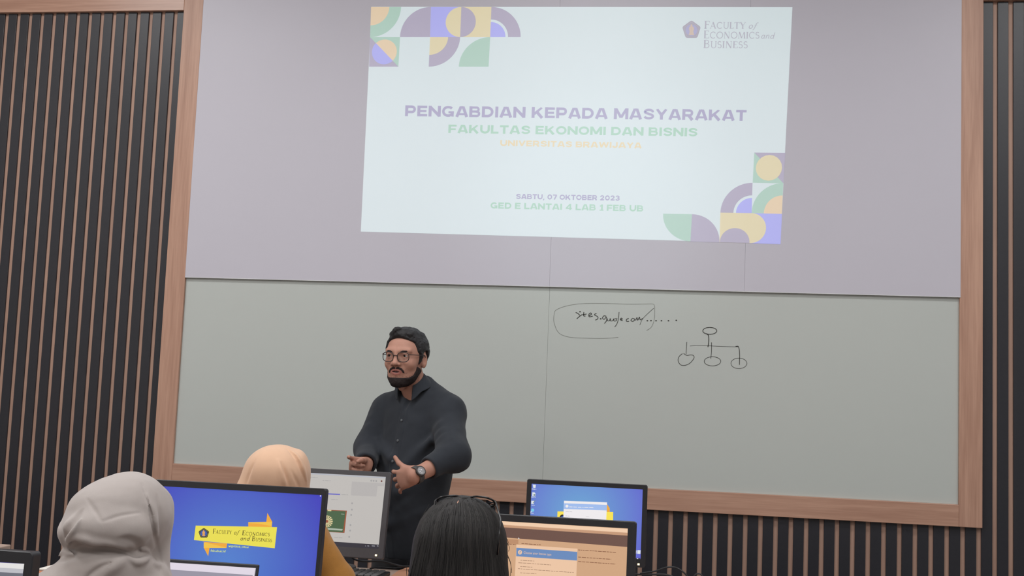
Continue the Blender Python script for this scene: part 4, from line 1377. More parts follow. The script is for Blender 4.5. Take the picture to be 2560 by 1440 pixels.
def hand_prims(W, d, u, n, curl, spread, thumb, scale=1.0, ftwist=None):
    """bones of one hand: W wrist, d along the palm, u toward the thumb side, n out of the palm.
    curl: per finger three bends in degrees; thumb: list of three direction mixes (d,u,n)"""
    d, u, n = nrm(d), nrm(u), nrm(n)
    S = scale
    out = []
    base = [(.086, .030, .072), (.089, .009, .080), (.084, -.012, .074), (.076, -.031, .057)]
    rad = [.0088, .0092, .0086, .0076]
    for i, (al, ac, L) in enumerate(base):
        p = W + d * al * S + u * ac * S
        mc = W + d * .02 * S + u * ac * .55 * S
        out.append((mc, p, .0125 * S, .0108 * S, .012))
        sp = math.radians(spread[i])
        dir0 = d * math.cos(sp) + u * math.sin(sp)
        ang = 0
        for k, (fr_, bend) in enumerate(zip((.46, .30, .24), curl[i])):
            ang += math.radians(bend)
            v = dir0 * math.cos(ang) + n * math.sin(ang)
            q = p + v * L * fr_ * S * 1.04
            out.append((p, q, rad[i] * (1 - .07 * k) * S, rad[i] * (1 - .07 * (k + 1)) * S, .0035))
            p = q
    p = W + d * .018 * S + u * .026 * S + n * .006 * S
    for k, (mx, L) in enumerate(zip(thumb, (.046, .036, .030))):
        v = nrm(d * mx[0] + u * mx[1] + n * mx[2])
        q = p + v * L * S
        out.append((p, q, (.0150, .0112, .0100)[k] * S, (.0112, .0100, .0082)[k] * S, (.016, .006, .004)[k]))
        p = q
    return out, W, d, u, n, S


def hand_sd(p, H):
    out, W, d, u, n, S = H
    Rm = np.stack([d, u, n])
    D = d_ell(p, W + d * .050 * S, (.050 * S, .038 * S, .0135 * S), Rm)
    for a, b, ra, rb, k in out:
        D = smin(D, d_cap(p, a, b, ra, rb), k)
    return D

# ------------------------------------------------------------------ the standing man
M_SKIN = skin_mat('skin_tan', 186, 138, 120)
M_LIP = skin_mat('lip', 172, 112, 102)
M_STUB = skin_mat('stubbled_skin', 158, 116, 102)
M_MOUTH = mat('mouth_inside', RGB(60, 30, 30), .6, .1, 50)
M_BEARD = mat('beard_hair', RGB(48, 40, 40), .75, .3, 90, bump=.5, bscale=700, spec=.2)
M_SHIRT = cloth('charcoal_shirt', 44, 48, 55, .10, .82, 1200, .2, .1)
M_TROUS = cloth('black_trousers', 34, 34, 40, .1)
M_SHOE = mat('black_leather', RGB(30, 28, 28), .4, .1, 60)
M_BTN = mat('shirt_button', RGB(96, 100, 104), .35, .05, 40)


def build_man():
    B = at(1033, 1330, 4.62)
    root = thing('person', (B[0], B[1], 0), 'standing person in dark shirt and glasses, hands raised, speaking by the whiteboard', 'person')
    o = np.array(root.location)
    T = frame((-.45, -.893, 0))
    tw = lambda x, y, z: B - o + np.array([x, y, z]) @ T
    wl = lambda px, py, Y: at(px, py, Y) - o
    hs = CM * 1.05
    HR = frame((-.175, -.98, -.09))
    HO = wl(1015, 904, 4.57)
    hq = lambda p: ((p - HO.astype(np.float32)) @ HR.T.astype(np.float32)) / hs
    hw = lambda x, y, z: HO + np.array([x, y, z]) * hs @ HR
    Ls, Rs = tw(.140, -.01, .480), tw(-.190, -.01, .485)
    Le, Lw = wl(1135, 1139, 4.38), wl(1038, 1189, 4.22)
    Re, Rw = wl(921, 1120, 4.64), wl(913, 1168, 4.43)
    hipz = B[2]
    hipL, hipR = tw(.095, 0, -.06), tw(-.095, 0, -.06)
    knL, knR = tw(.11, .03, -.50), tw(-.11, .02, -.50)
    anL, anR = tw(.12, -.01, -B[2] + .085), tw(-.12, -.02, -B[2] + .085)
    HL = hand_prims(Lw, (-.80, .50, -.26), (-.22, -.02, .97), (.52, .85, .05), [(10, 26, 16), (16, 28, 16), (14, 28, 16), (10, 26, 16)], (13, 0, -9, -19),
                    [(.86, .34, .10), (.76, .62, .05), (.50, .85, 0)], .95)
    HRt = hand_prims(Rw, (-.40, -.91, .10), (.06, .04, .99), (.90, -.42, -.1), [(14, 18, 12), (62, 78, 45), (68, 82, 48), (70, 80, 46)], (6, 0, -5, -9),
                     [(.75, .10, .6), (.92, .0, .35), (.95, -.2, .2)], .93)

    def torso(p, off):
        q = (p - (B - o).astype(np.float32)) @ T.T.astype(np.float32)
        d = d_ell(q, (0, 0, .34), (.172, .120, .22))
        d = smin(d, d_ell(q, (0, .03, .12), (.158, .132, .20)), .10)
        d = smin(d, d_ell(q, (0, 0, -.06), (.160, .125, .15)), .08)
        d = smin(d, d_cap(q, (-.14, -.012, .475), (.135, -.012, .475), .068), .07)
        sq = np.stack([np.abs(q[:, 0]), q[:, 1], q[:, 2]], 1)
        d = smin(d, d_cap(sq, (.0, -.03, .585), (.15, -.015, .50), .052, .052), .06)
        return d - off, q

    def body(p):
        d = head_sd(hq(p), ((tw(0, -.02, .50) - HO) @ HR.T) / hs) * hs
        t, q = torso(p, -.020)
        d = smin(d, t, .015)
        for S_, E_, W_ in ((Ls, Le, Lw), (Rs, Re, Rw)):
            a = d_cap(p, S_, E_, .046, .038); a = smin(a, d_cap(p, E_, W_, .040, .0275), .03)
            d = smin(d, a, .02)
        d = smin(d, smin(hand_sd(p, HL), hand_sd(p, HRt), 0), .022)
        for h_, k_, a_ in ((hipL, knL, anL), (hipR, knR, anR)):
            l = d_cap(p, h_, k_, .075, .052); l = smin(l, d_cap(p, k_, a_, .052, .036), .03)
            l = smin(l, d_cap(p, a_ + np.array([0, 0, -.04]), a_ + np.array([0, 0, -.05]) + .15 * T[1], .035, .03), .03)
            d = smin(d, l, .02)
        return d

    BRD = [(1.5, .8), (3.3, .6), (4.1, -3.0), (5.6, -4.9), (7.2, -5.7), (8.6, -5.75), (12, -5.4), (12, -13), (3, -13), (-.4, -5.5), (.5, -2)]
    MST = [(.12, -1.75), (1.1, -1.5), (2.3, -2.0), (3.1, -3.1), (3.2, -4.0), (2.75, -3.9), (2.3, -2.95), (1.2, -2.3), (.12, -2.35)]
    lo = np.array([-.46, -.60, 0.0]); hi = np.array([.36, .34, 1.78])
    V, F = sdf_mesh(body, lo, hi, .003)
    C = V[F].mean(1); q = ((C - HO) @ HR.T) / hs
    lipm = (np.abs(q[:, 0]) < 2.4) & (q[:, 1] > 8.0) & (q[:, 2] < -2.2) & (q[:, 2] > -4.9) & (d_ell(q.astype(np.float32), (0, 9.1, -3.5), (2.35, 2.2, 1.25)) < 0)
    mouth = (d_ell(q.astype(np.float32), (0, 8.9, -3.42), (1.6, 1.5, .36)) < 0)
    fm = np.zeros(len(F), int)
    q32 = q.astype(np.float32)
    bd = np.minimum(np.maximum(d_poly(q32[:, 1] + .02 * q32[:, 0] ** 2, q32[:, 2], BRD), np.where(q32[:, 2] > 1, 9, -9)), np.maximum(d_poly(np.abs(q32[:, 0]), q32[:, 2], MST), 5 - q32[:, 1]))
    rs = np.random.RandomState(3).rand(len(F))
    near = (np.linalg.norm(q32, axis=1) < 16) & (q32[:, 1] > 0) & (rs < np.exp(-np.maximum(bd, 0) / .30) * .8) & (q32[:, 2] > -9.5)
    fm[near] = 3
    fm[lipm] = 1; fm[mouth] = 2
    skin_obj('body', V, F, [M_SKIN, M_LIP, M_MOUTH, M_STUB], root, fm)
    eyes(root, HO, HR * (hs / CM), M_EYEW, M_IRIS, nrm((-.25, 1, -.08)))

    # hair
    HAIRP = [(9.6, 9.2), (7.4, 10.6), (6.2, 8.8), (4.8, 7.6), (4.4, 4.0), (3.4, 3.0), (3.2, -1.0), (1.7, -1.3), (1.5, 3.2), (-.4, 4.5), (-2.6, 3.8), (-3.3, 1.0), (-3.6, -4.6), (-7.5, -6.2), (-14, -6), (-14, 18), (9.6, 18)]

    def hair(p):
        q = hq(p)
        d = d_ell(q, (0, -1.6, 4.4), (8.2, 10.3, 9.2))
        d = smin(d, d_ell(q, (0, 2.8, 11.0), (5.2, 4.2, 1.9)), 1.8)
        d = smin(d, d_ell(q, (-1.6, 5.6, 12.5), (2.2, 1.5, 1.1), np.array([[.9,.3,.3],[-.3,.95,0],[-.3,-.1,.95]])), 1.2)
        d = smin(d, d_cap(np.stack([np.abs(q[:, 0]), q[:, 1], q[:, 2]], 1), (6.8, 2.5, 3), (6.4, 2.5, -2), .8, .5), .8)
        w = q[:, 1] + .018 * q[:, 0] ** 2
        reg = d_poly(w, q[:, 2], HAIRP)
        d = d + .30 * vnoise(q * np.array([1.0, .45, .6], np.float32), .9) + .16 * vnoise(q * np.array([1.6, .5, .9], np.float32), 2.0)
        return smax(d, reg, .5) * hs
    hb = 14 * hs
    V, F = sdf_mesh(hair, HO - hb - .03, HO + hb + .06, .0025, 1)
    hr = skin_obj('hair', V, F, M_HAIR, root)

    # beard, moustache, brows


    def beard(p):
        q = hq(p)
        s = np.stack([np.abs(q[:, 0]), q[:, 1], q[:, 2]], 1)
        h = head_sd(q)
        d = smax(h - .38 - .12 * vnoise(q, 2.2), d_poly(q[:, 1] + .02 * q[:, 0] ** 2, q[:, 2], BRD), .35)
        d = smax(d, d_ell(q, (0, 4, -6.5), (9, 9, 6.6)), .3)
        m = smax(h - .26 - .08 * vnoise(q, 2.5), d_poly(s[:, 0], q[:, 2], MST), .12)
        m = smax(m, 5.0 - q[:, 1], .2)
        g = smax(d_cap(q, (0, 8.5, -5.5), (0, 9.2, -7.0), .35, 1.0), h - .2, .2)
        return np.minimum(np.minimum(d, m), g) * hs
    V, F = sdf_mesh(beard, HO - .14, HO + .14, .0022, 1)
    skin_obj('beard', V, F, M_BEARD, root)
    for sx in (1, -1):
        pts = [hw(sx * 1.45, 9.1, 4.1), hw(sx * 2.6, 9.0, 4.45), hw(sx * 3.8, 8.35, 4.5), hw(sx * 4.9, 7.35, 4.0)]
        MB().tube(pts, [.0026, .0036, .0034, .0016], 8, flat=1.0).build('eyebrow', M_BEARD, root, True)
    spectacles('glasses', root, HO, HR * (hs / CM), cy=10.0, cz=2.3, rx=2.3, rz=1.85, gap=.85, ear=(7.75, -.6, 2.6), r=.16)

    # shirt
    nt = (hw(0, -1.8, -3.5) - (B - o)) @ T.T; nb_ = np.array([0, -.02, .50])
    nax = lambda z: nb_ + (nt - nb_) * ((z - .50) / (nt[2] - .50))
    fold_L = Le + np.array([0, 0, 0])

    def shirt(p):
        d, q = torso(p, 0)
        for S_, E_, W_, cut in ((Ls, Le, Lw, .60), (Rs, Re, Rw, .80)):
            Cf = E_ + (W_ - E_) * cut
            a = d_cap(p, S_, E_, .064, .059); a = smin(a, d_cap(p, E_, Cf, .053, .049), .05)
            d = smin(d, a, .035)
        # cloth folds
        wr = vnoise(p * np.array([1, 1, .55], np.float32), 11) * .0065 + vnoise(p, 31) * .0018
        d = d - wr
        for E_, S_, W_ in ((Le, Ls, Lw), (Re, Rs, Rw)):
            v1 = nrm(W_ - E_); v0 = nrm(S_ - E_)
            for k in range(3):
                c = E_ + v0 * (.035 + .045 * k)
                ax = nrm(np.cross(v1, v0)); side = nrm(v1 + v0)
                d = smin(d, d_path(p, [c + side * .045 - ax * .03, c + side * .052, c + side * .040 + ax * .035 + v0 * .02], [.006, .011, .005]), .03)
        for a, b in (((-.13, .10, .36), (-.02, .135, .30)), ((.14, .09, .38), (.05, .13, .27)), ((.15, .06, .25), (.04, .15, .17)), ((-.12, .11, .2), (-.02, .155, .13)), ((.13, .08, .10), (.0, .155, .04))):
            d = smin(d, d_cap(q, a, b, .006, .012), .035)
        # placket
        d = d - .0022 * np.clip((.019 - np.abs(q[:, 0])) / .003, 0, 1) * (q[:, 1] > .03)
        # hem and openings
        d = smax(d, -(q[:, 2] + .10), .01)
        d = smax(d, -d_cap(q, nax(.52), nax(.74), .054, .057), .012)
        d = smax(d, -d_cap(q, (0, .045, .60), (0, .108, .478), .030, .003), .008)
        for E_, W_, cut in ((Le, Lw, .60), (Re, Rw, .80)):
            Cf = E_ + (W_ - E_) * cut; v = nrm(W_ - E_)
            inner = d_cap(p, Cf - v * .02, Cf + v * .08, .034, .034)
            d = smax(d, -inner, .004)
            pl = ((p - Cf.astype(np.float32)) @ v.astype(np.float32)) - .012
            near = np.linalg.norm(p - Cf.astype(np.float32), axis=1) - .085
            d = smax(d, -smax(-pl, near, 0), .005)
        return d
    V, F = sdf_mesh(shirt, np.array([-.48, -.45, .72]), np.array([.38, .34, 1.66]), .0032)
    sh = skin_obj('shirt', V, F, M_SHIRT, root)
    # collar: a stand round the neck and a leaf folded over it
    vs = []; fs = []
    K = 44
    for i in range(K + 1):
        g = [math.radians(a + (360 - 2 * a) * i / K) for a in (14, 36, 38, 30, 19)]
        c = math.cos(g[3])
        fr = (1 + c) / 2
        tip = max(0.0, (c - .45) / .52) ** 1.3
        top = .652 - .062 * fr ** 1.5
        prof = [(.0595, top - .045), (.0585, top - .004), (.0625, top + .002), (.0745 + .006 * tip, top - .022 - .006 * tip), (.088 + .022 * tip, top - .044 - .034 * tip)]
        for (r, z), ph in zip(prof, g):
            cc = nax(min(z, .66)); vs.append(tw(cc[0] + r * math.sin(ph), cc[1] + r * math.cos(ph), z))
    for i in range(K):
        for j in range(4): fs.append((i * 5 + j, (i + 1) * 5 + j, (i + 1) * 5 + j + 1, i * 5 + j + 1))
    col = mesh_obj('collar', vs, fs, M_SHIRT, root, True)
    md = col.modifiers.new('thickness', 'SOLIDIFY'); md.thickness = .003; md.offset = 0
    md = col.modifiers.new('smooth', 'SUBSURF'); md.levels = 1; md.render_levels = 1
    for z in (.530, .453, .372, .290, .205, .12, .035):
        ys = np.linspace(.05, .22, 120)
        pts = np.array([tw(0.0, y, z) for y in ys]).astype(np.float32)
        val = shirt(pts); k = int(np.argmax(val > 0)); p = tw(0.0, ys[k] + .001, z)
        b = MB().lathe([(.0001, -.0015), (.0052, -.0015), (.0055, .0008), (.004, .0016), (.0001, .0010)], (0, 0, 0), 14)
        rot = np.stack([T[0], T[2], T[1]])
        b.v = [tuple(p + np.array(x) @ rot) for x in b.v]
        b.build('button', M_BTN, root, True)

    # trousers and shoes
    def trousers(p):
        d, q = torso(p, .004)
        d = smax(d, q[:, 2] + .085, .01)
        for h_, k_, a_ in ((hipL, knL, anL), (hipR, knR, anR)):
            l = d_cap(p, h_, k_, .092, .070); l = smin(l, d_cap(p, k_, a_ + np.array([0, 0, -.01]), .070, .060), .03)
            d = smin(d, l, .03)
        d = d - .003 * vnoise(p, 14)
        return smax(d, .05 - p[:, 2], .005)
    V, F = sdf_mesh(trousers, np.array([-.36, -.30, .02]), np.array([.32, .32, 1.06]), .006)
    skin_obj('trousers', V, F, M_TROUS, root)
    for a_ in (anL, anR):
        def shoe(p, a_=a_):
            g = np.array([a_[0], a_[1], 0.0])
            d = smin(d_ell(p, g + T[1] * .0 + np.array([0, 0, .05]), (.047, .06, .06)), d_ell(p, g + T[1] * .11 + np.array([0, 0, .035]), (.052, .10, .042), np.stack([T[0], T[1], T[2]])), .05)
            return smax(d, .002 - p[:, 2], .004)
        g = np.array([a_[0], a_[1], 0])
        V, F = sdf_mesh(shoe, g + np.array([-.2, -.26, -.02]), g + np.array([.2, .16, .14]), .006)
        skin_obj('shoe', V, F, M_SHOE, root)

    # watch on the near wrist
    v = nrm(Lw - Le); wc = Lw - v * .006
    out = nrm(np.array([.25, -.92, .25]) - v * np.dot(v, (.25, -.92, .25))); side = np.cross(v, out)
    wt = bpy.data.objects.new('wristwatch', None); COL.objects.link(wt); wt.parent = root
    ring = []; fs = []
    n = 36
    for i in range(n):
        a = 2 * math.pi * i / n
        for (r, w) in ((.0325, -.011), (.0345, -.010), (.0345, .010), (.0325, .011)):
            ring.append(wc + (out * math.cos(a) + side * math.sin(a) * 1.0) * r + v * w)
    for i in range(n):
        for j in range(4): fs.append((i * 4 + j, ((i + 1) % n) * 4 + j, ((i + 1) % n) * 4 + (j + 1) % 4, i * 4 + (j + 1) % 4))
    mesh_obj('strap', ring, fs, mat('watch_strap', RGB(74, 72, 72), .6, .05, 60), wt, True)
    rot = np.stack([v, side, out])
    b = MB().lathe([(.0001, 0), (.019, 0), (.0205, .004), (.0205, .009), (.018, .011), (.0165, .0098), (.0001, .0098)], (0, 0, 0), 36)
    b.v = [tuple(wc + out * .029 + np.array(x) @ rot) for x in b.v]; b.build('case', mat('watch_case', RGB(52, 48, 48), .35, .05, 60), wt, True)
    f = MB().add([(.0155 * math.cos(2 * math.pi * k / 24), .0155 * math.sin(2 * math.pi * k / 24), .0104) for k in range(24)], [tuple(range(24))])
    f.v = [tuple(wc + out * .029 + np.array(x) @ rot) for x in f.v]; f.build('dial', mat('watch_dial', RGB(88, 84, 86), .15, .05, 60), wt)
    g = MB()
    for x, y, w, h in ((-.006, -.001, .004, .006), (.0, .0015, .0022, .007), (.004, -.003, .004, .004), (.001, .007, .007, .0014), (-.002, -.008, .006, .0014)):
        g.add([(x, y, .0107), (x + w, y, .0107), (x + w, y + h, .0107), (x, y + h, .0107)], [(0, 1, 2, 3)])
    g.v = [tuple(wc + out * .029 + np.array(x) @ rot) for x in g.v]; g.build('dial_marks', glow('watch_marks', 200, 198, 204), wt)
    return root


MAN = build_man()

# ------------------------------------------------------------------ the three seated people, seen from behind
M_SKIN2 = skin_mat('skin_light_brown', 196, 146, 124)
M_SCARF_GREY = cloth('grey_scarf', 175, 166, 162, .03, .9, 700, .10, .25)
M_SCARF_PEACH = cloth('peach_scarf', 226, 186, 156, .03, .9, 700, .08, .25)
M_MUSTARD = cloth('mustard_cloth', 180, 126, 60, .10, .9, 500, .25, .2)
M_MAROON = cloth('maroon_cloth', 84, 26, 40, .1, .9, 500, .2, .2)
M_GREYTOP = cloth('grey_tunic', 150, 142, 138, .05, .9, 600, .2, .2)
M_HAIR2 = mat('long_black_hair', RGB(38, 36, 36), .6, .25, 60, stretch=(5, 5, .4), bump=.3, bscale=160, spec=.4)
M_HAIR3 = mat('long_hair_lighter', RGB(50, 47, 46), .58, .2, 60, stretch=(5, 5, .4), spec=.45)  # slightly lighter hair colour for part of the strands


class View:
    """a person's cloth measured in the photo's pixels at that person's own distance (u right, v down, w away)"""
    def __init__(self, cx, cy, Y):
        self.O = at(cx, cy, Y); self.c = (cx, cy)
        d = self.O - CAM; self.s = float(np.dot(d, FWD)) / F_PX
        self.ey = nrm(d); self.ex = nrm(RIGHT - self.ey * np.dot(RIGHT, self.ey)); self.ez = np.cross(self.ex, self.ey)

    def W(self, u, v, w=0.0): return self.O + ((u - self.c[0]) * self.ex - (v - self.c[1]) * self.ez + w * self.ey) * self.s

    def q(self, p):
        r = (p - self.O.astype(np.float32)) / np.float32(self.s)
        return np.stack([r @ self.ex.astype(np.float32) + self.c[0], self.c[1] - r @ self.ez.astype(np.float32), r @ self.ey.astype(np.float32)], 1)

    def surf(self, f, uv, lo=-260, hi=200, n=140):
        """w of the near surface of field f (in u,v,w units) under each (u, v); hi where nothing is met"""
        uv = np.asarray(uv, np.float32); ws = np.linspace(lo, hi, n).astype(np.float32)
        P = np.empty((len(uv) * n, 3), np.float32)
        P[:, 0] = np.repeat(uv[:, 0], n); P[:, 1] = np.repeat(uv[:, 1], n); P[:, 2] = np.tile(ws, len(uv))
        d = f(P).reshape(len(uv), n)
        k = np.argmax(d < 0, 1); ok = (d < 0).any(1)
        k1 = np.clip(k, 1, n - 1)
        a = d[np.arange(len(uv)), k1 - 1]; b = d[np.arange(len(uv)), k1]
        w = ws[k1 - 1] + (ws[k1] - ws[k1 - 1]) * a / np.where(a - b == 0, 1, a - b)
        j = np.argmin(d, 1)
        return np.where(ok, w, ws[j])


def seated(label, HO, face, garment, skin, body_face, desk_edge_y, torso_scale=1.0, chair_label=None, garment_top=0.0, arms=None):
    root = thing('person', (HO[0], HO[1], 0), label, 'person')
    o = np.array(root.location)
    Hc = HO - o
    HR = frame(face); P = frame(body_face)
    L = lambda x, y, z: Hc + np.array([x, y, z]) @ P
    ab = lambda x, y, z: np.array([*(Hc + np.array([x, y, 0]) @ P)[:2], z])
    ts = torso_scale
    neck = L(0, -.03, -.19)
    J = {}
    for s, n in ((1, 'l'), (-1, 'r')):
        J['sh' + n] = L(s * .155 * ts, -.035, -.255); J['el' + n] = ab(s * .21 * ts, -.06, max(.68, Hc[2] - .46))
        J['wr' + n] = ab(s * .10, .10, .695)
        J['hp' + n] = ab(s * .09, -.07, .555); J['kn' + n] = ab(s * .12, .34, .53); J['an' + n] = ab(s * .11, .33, .085)
    if arms:
        for n in 'lr': J['el' + n], J['wr' + n] = arms[n][0] - o, arms[n][1] - o
    hs = CM
    hq = lambda p: ((p - Hc.astype(np.float32)) @ HR.T.astype(np.float32)) / hs
    hands = [hand_prims(J['wrl'], P[1] * .95 - P[2] * .1 - P[0] * .3, -P[0] * .9 + P[1] * -.2, -P[2], [(12, 16, 10)] * 4, (6, 1, -5, -10), [(.8, .5, .2), (.9, .3, .1), (.95, .1, 0)], .92),
             hand_prims(J['wrr'], P[1] * .95 - P[2] * .1 + P[0] * .3, P[0] * .9 + P[1] * -.2, -P[2], [(12, 16, 10)] * 4, (6, 1, -5, -10), [(.8, .5, .2), (.9, .3, .1), (.95, .1, 0)], .92)]
    mid = (J['hpl'] + J['hpr']) / 2; shm = (J['shl'] + J['shr']) / 2

    def frame_sd(p, g):
        d = d_cap(p, mid + np.array([0, 0, .03]), shm - np.array([0, 0, .06]), .105 * ts + g, .10 * ts + g)
        d = smin(d, d_cap(p, J['shl'], J['shr'], .052 + g), .08)
        q = (p - ((mid + shm) / 2 + np.array([0, 0, .03])).astype(np.float32)) @ P.T.astype(np.float32)
        d = smin(d, d_ell(q, (0, 0, 0), (.165 * ts + g, .11 + g, .30)), .06)
        for n in 'lr':
            d = smin(d, d_path(p, [J['sh' + n], J['el' + n], J['wr' + n]], [.046 + g, .038 + g, .026 + g], .02), .03)
            d = smin(d, d_path(p, [J['hp' + n], J['kn' + n], J['an' + n]], [.082 + g, .062 + g, .042 + g], .02), .04)
        return d

    def body(p):
        d = head_sd(hq(p), ((neck - Hc) @ HR.T) / hs) * hs
        d = smin(d, frame_sd(p, -.012), .02)
        for h in hands: d = smin(d, hand_sd(p, h), .015)
        for n in 'lr': d = smin(d, d_cap(p, J['an' + n] - np.array([0, 0, .045]), J['an' + n] - np.array([0, 0, .055]) + P[1] * .15, .035, .028), .03)
        return d
    lo = np.array([-.42, -.42, 0.0]); hi = np.array([.42, .72, Hc[2] + .2])
    V, F = sdf_mesh(body, lo, hi, .0048)
    skin_obj('body', V, F, skin, root)
    eyes(root, Hc, HR, M_EYEW, M_IRIS)

    def cloth_sd(p):
        d = frame_sd(p, .012) - .006 * vnoise(p, 12)
        for n in 'lr':
            v = nrm(J['wr' + n] - J['el' + n])
            pl = (p - J['wr' + n].astype(np.float32)) @ v.astype(np.float32) + .012
            d = smax(d, smin(pl, .09 - np.linalg.norm(p - J['wr' + n].astype(np.float32), axis=1) + 0 * pl, 0) if False else np.where(np.linalg.norm(p - J['wr' + n].astype(np.float32), axis=1) < .11, pl, -1), .006)
        nk = d_cap(p, neck - np.array([0, 0, .02]), Hc, .058, .07)
        d = smax(d, -nk, .01)
        if garment_top: d = smax(d, p[:, 2] - np.float32(Hc[2] - garment_top), .01)
        return smax(d, .06 - p[:, 2], .005)
    V, F = sdf_mesh(cloth_sd, lo, np.array([.42, .72, Hc[2]]), .006)
    skin_obj('garment', V, F, garment, root)
    for n in 'lr':
        a_ = J['an' + n]
        def shoe(p, a_=a_):
            d = smin(d_ell(p, (a_[0], a_[1], .05), (.042, .055, .05)), d_ell((p - np.array([a_[0], a_[1], .032], np.float32)) @ P.T.astype(np.float32), (0, .10, 0), (.046, .10, .036)), .05)
            return smax(d, .002 - p[:, 2], .004)
        V, F = sdf_mesh(shoe, np.array([a_[0] - .2, a_[1] - .16, -.02]), np.array([a_[0] + .2, a_[1] + .28, .13]), .007)
        skin_obj('shoe', V, F, M_SHOE, root)
    if chair_label:
        cy = HO[1] - .03
        office_chair(HO[0], cy, math.atan2(-body_face[0], body_face[1]), chair_label)
    return root, o, Hc, HR


def scarf(view, root, o, base, creases, ridges, mat_, lo_uv, hi_uv, h=.0026, hollow=None, name='headscarf', wr=1.0):
    def soft(w):
        for _ in range(3): w = np.concatenate([w[:1], (w[:-2] + 2 * w[1:-1] + w[2:]) / 4, w[-1:]])
        return w
    def taper(n, r, k): return [r - (r + .22 * k) * max(0.0, 1 - min(i, n - 1 - i) / (n * .38)) ** 1.5 for i in range(n)]
    cr = []
    for pts, r, k, dw in creases:
        uv = np.array(smooth_path(pts, 7)); w = soft(view.surf(base, uv)); cr.append(([(u, v, ww + dw) for (u, v), ww in zip(uv, w)], taper(len(uv), r, k), k))
    rd = []
    for pts, r, k, dw in ridges:
        uv = np.array(smooth_path(pts, 7)); w = soft(view.surf(base, uv)); rd.append(([(u, v, ww + dw) for (u, v), ww in zip(uv, w)], taper(len(uv), r, k), k))

    def f(p):
        q = view.q(p + o.astype(np.float32))
        d = base(q)
        for pts, r, k in rd: d = smin(d, d_path(q, pts, r), k)
        for pts, r, k in cr: d = smax(d, -d_path(q, pts, r), k)
        d = d - wr * (1.6 * vnoise(q * np.array([1, .7, 1], np.float32), .02) + .5 * vnoise(q, .06))
        if hollow is not None: d = smax(d, hollow(p), 4)
        return d * np.float32(view.s)
    c = [view.W(u, v, w) - o for u in (lo_uv[0], hi_uv[0]) for v in (lo_uv[1], hi_uv[1]) for w in (lo_uv[2], hi_uv[2])]
    V, F = sdf_mesh(f, np.min(c, 0), np.max(c, 0), h)
    return skin_obj(name, V, F, mat_, root)


# --- grey headscarf, front row left
VG = View(310, 1300, 2.42)
HOg = VG.W(312, 1338, 30)
pg, og, Hg, HRg = seated('person in a plain grey headscarf, seen from behind, nearest the lower left corner', HOg, (.16, .985, -.05), M_GREYTOP, M_SKIN2, (.25, .97, 0), 2.62, .92,
                         'office chair under the person in the grey headscarf')


def base_grey(q):
    d = d_ell(q, (319, 1291, 14), (106, 111, 118))
    d = smin(d, d_ell(q, (262, 1288, 0), (90, 80, 100)), 34)
    d = smin(d, d_ell(q, (264, 1318, -78), (92, 44, 46)), 22)
    d = smin(d, d_ell(q, (322, 1325, -84), (52, 44, 38)), 22)
    d = smin(d, d_ell(q, (193, 1328, -20), (33, 44, 52)), 18)
    d = smin(d, d_cap(q, (392, 1262, 30), (402, 1470, 25), 33, 26), 24)
    d = smin(d, d_ell(q, (286, 1408, -22), (104, 50, 82)), 16)
    d = smin(d, d_cap(q, (236, 1422, -10), (88, 1556, 0), 60, 88), 36)
    d = smin(d, d_ell(q, (292, 1560, -8), (190, 150, 118)), 46)
    d = smin(d, d_cap(q, (380, 1470, 10), (410, 1560, 20), 44, 70), 30)
    return d


scarf(VG, pg, og, base_grey,
      [([(188, 1366), (200, 1352), (220, 1353), (242, 1361), (281, 1365), (320, 1378), (350, 1390)], 7, 10, 2),
       ([(300, 1343), (322, 1348), (342, 1356), (352, 1372)], 9, 12, 0),
       ([(213, 1278), (198, 1297), (186, 1321), (181, 1344)], 9, 11, 3),
       ([(346, 1212), (367, 1269), (379, 1321), (394, 1367), (409, 1415)], 2.6, 10, 0),
       ([(384, 1240), (394, 1290), (397, 1335)], 3.0, 11, 0),
       ([(222, 1250), (244, 1280), (258, 1302)], 2.0, 8, 0), ([(262, 1303), (300, 1290), (345, 1282)], 1.8, 8, 0),
       ([(218, 1387), (198, 1390), (176, 1395), (148, 1403)], 4.5, 9, 0), ([(190, 1370), (202, 1378), (214, 1386)], 3, 7, 0),
       ([(228, 1440), (262, 1412), (296, 1398)], 4, 12, 0), ([(392, 1404), (412, 1432)], 5, 10, 0)],
      [([(322, 1386), (345, 1399), (363, 1396), (380, 1386)], 9, 6, -4), ([(330, 1364), (350, 1368), (372, 1376), (384, 1398)], 4.5, 5, -3),
       ([(262, 1440), (298, 1406), (326, 1388)], 8, 16, 0), ([(164, 1306), (165, 1332), (173, 1362)], 6, 10, -4),
       ([(214, 1290), (198, 1322), (185, 1344), (188, 1360)], 6, 12, -5), ([(186, 1349), (202, 1343), (222, 1345), (246, 1352), (281, 1355), (318, 1366)], 7, 14, -4),
       ([(160, 1390), (176, 1376), (196, 1380), (214, 1388)], 6, 10, -2), ([(386, 1404), (408, 1420), (424, 1444)], 9, 14, 0), ([(358, 1240), (376, 1290), (388, 1340)], 7, 20, 0)],
      M_SCARF_GREY, (20, 1165, -150), (470, 1600, 150), .0024,
      hollow=lambda p: -(d_cap(p, Hg + np.array([.02, .06, .0]), Hg + np.array([.10, .24, -.02]), .06, .07) / VG.s))
spectacles('glasses', pg, Hg, HRg, cy=10.2, cz=2.3, rx=2.4, rz=1.9, gap=.85, ear=(7.6, -.6, 2.4), r=.15)

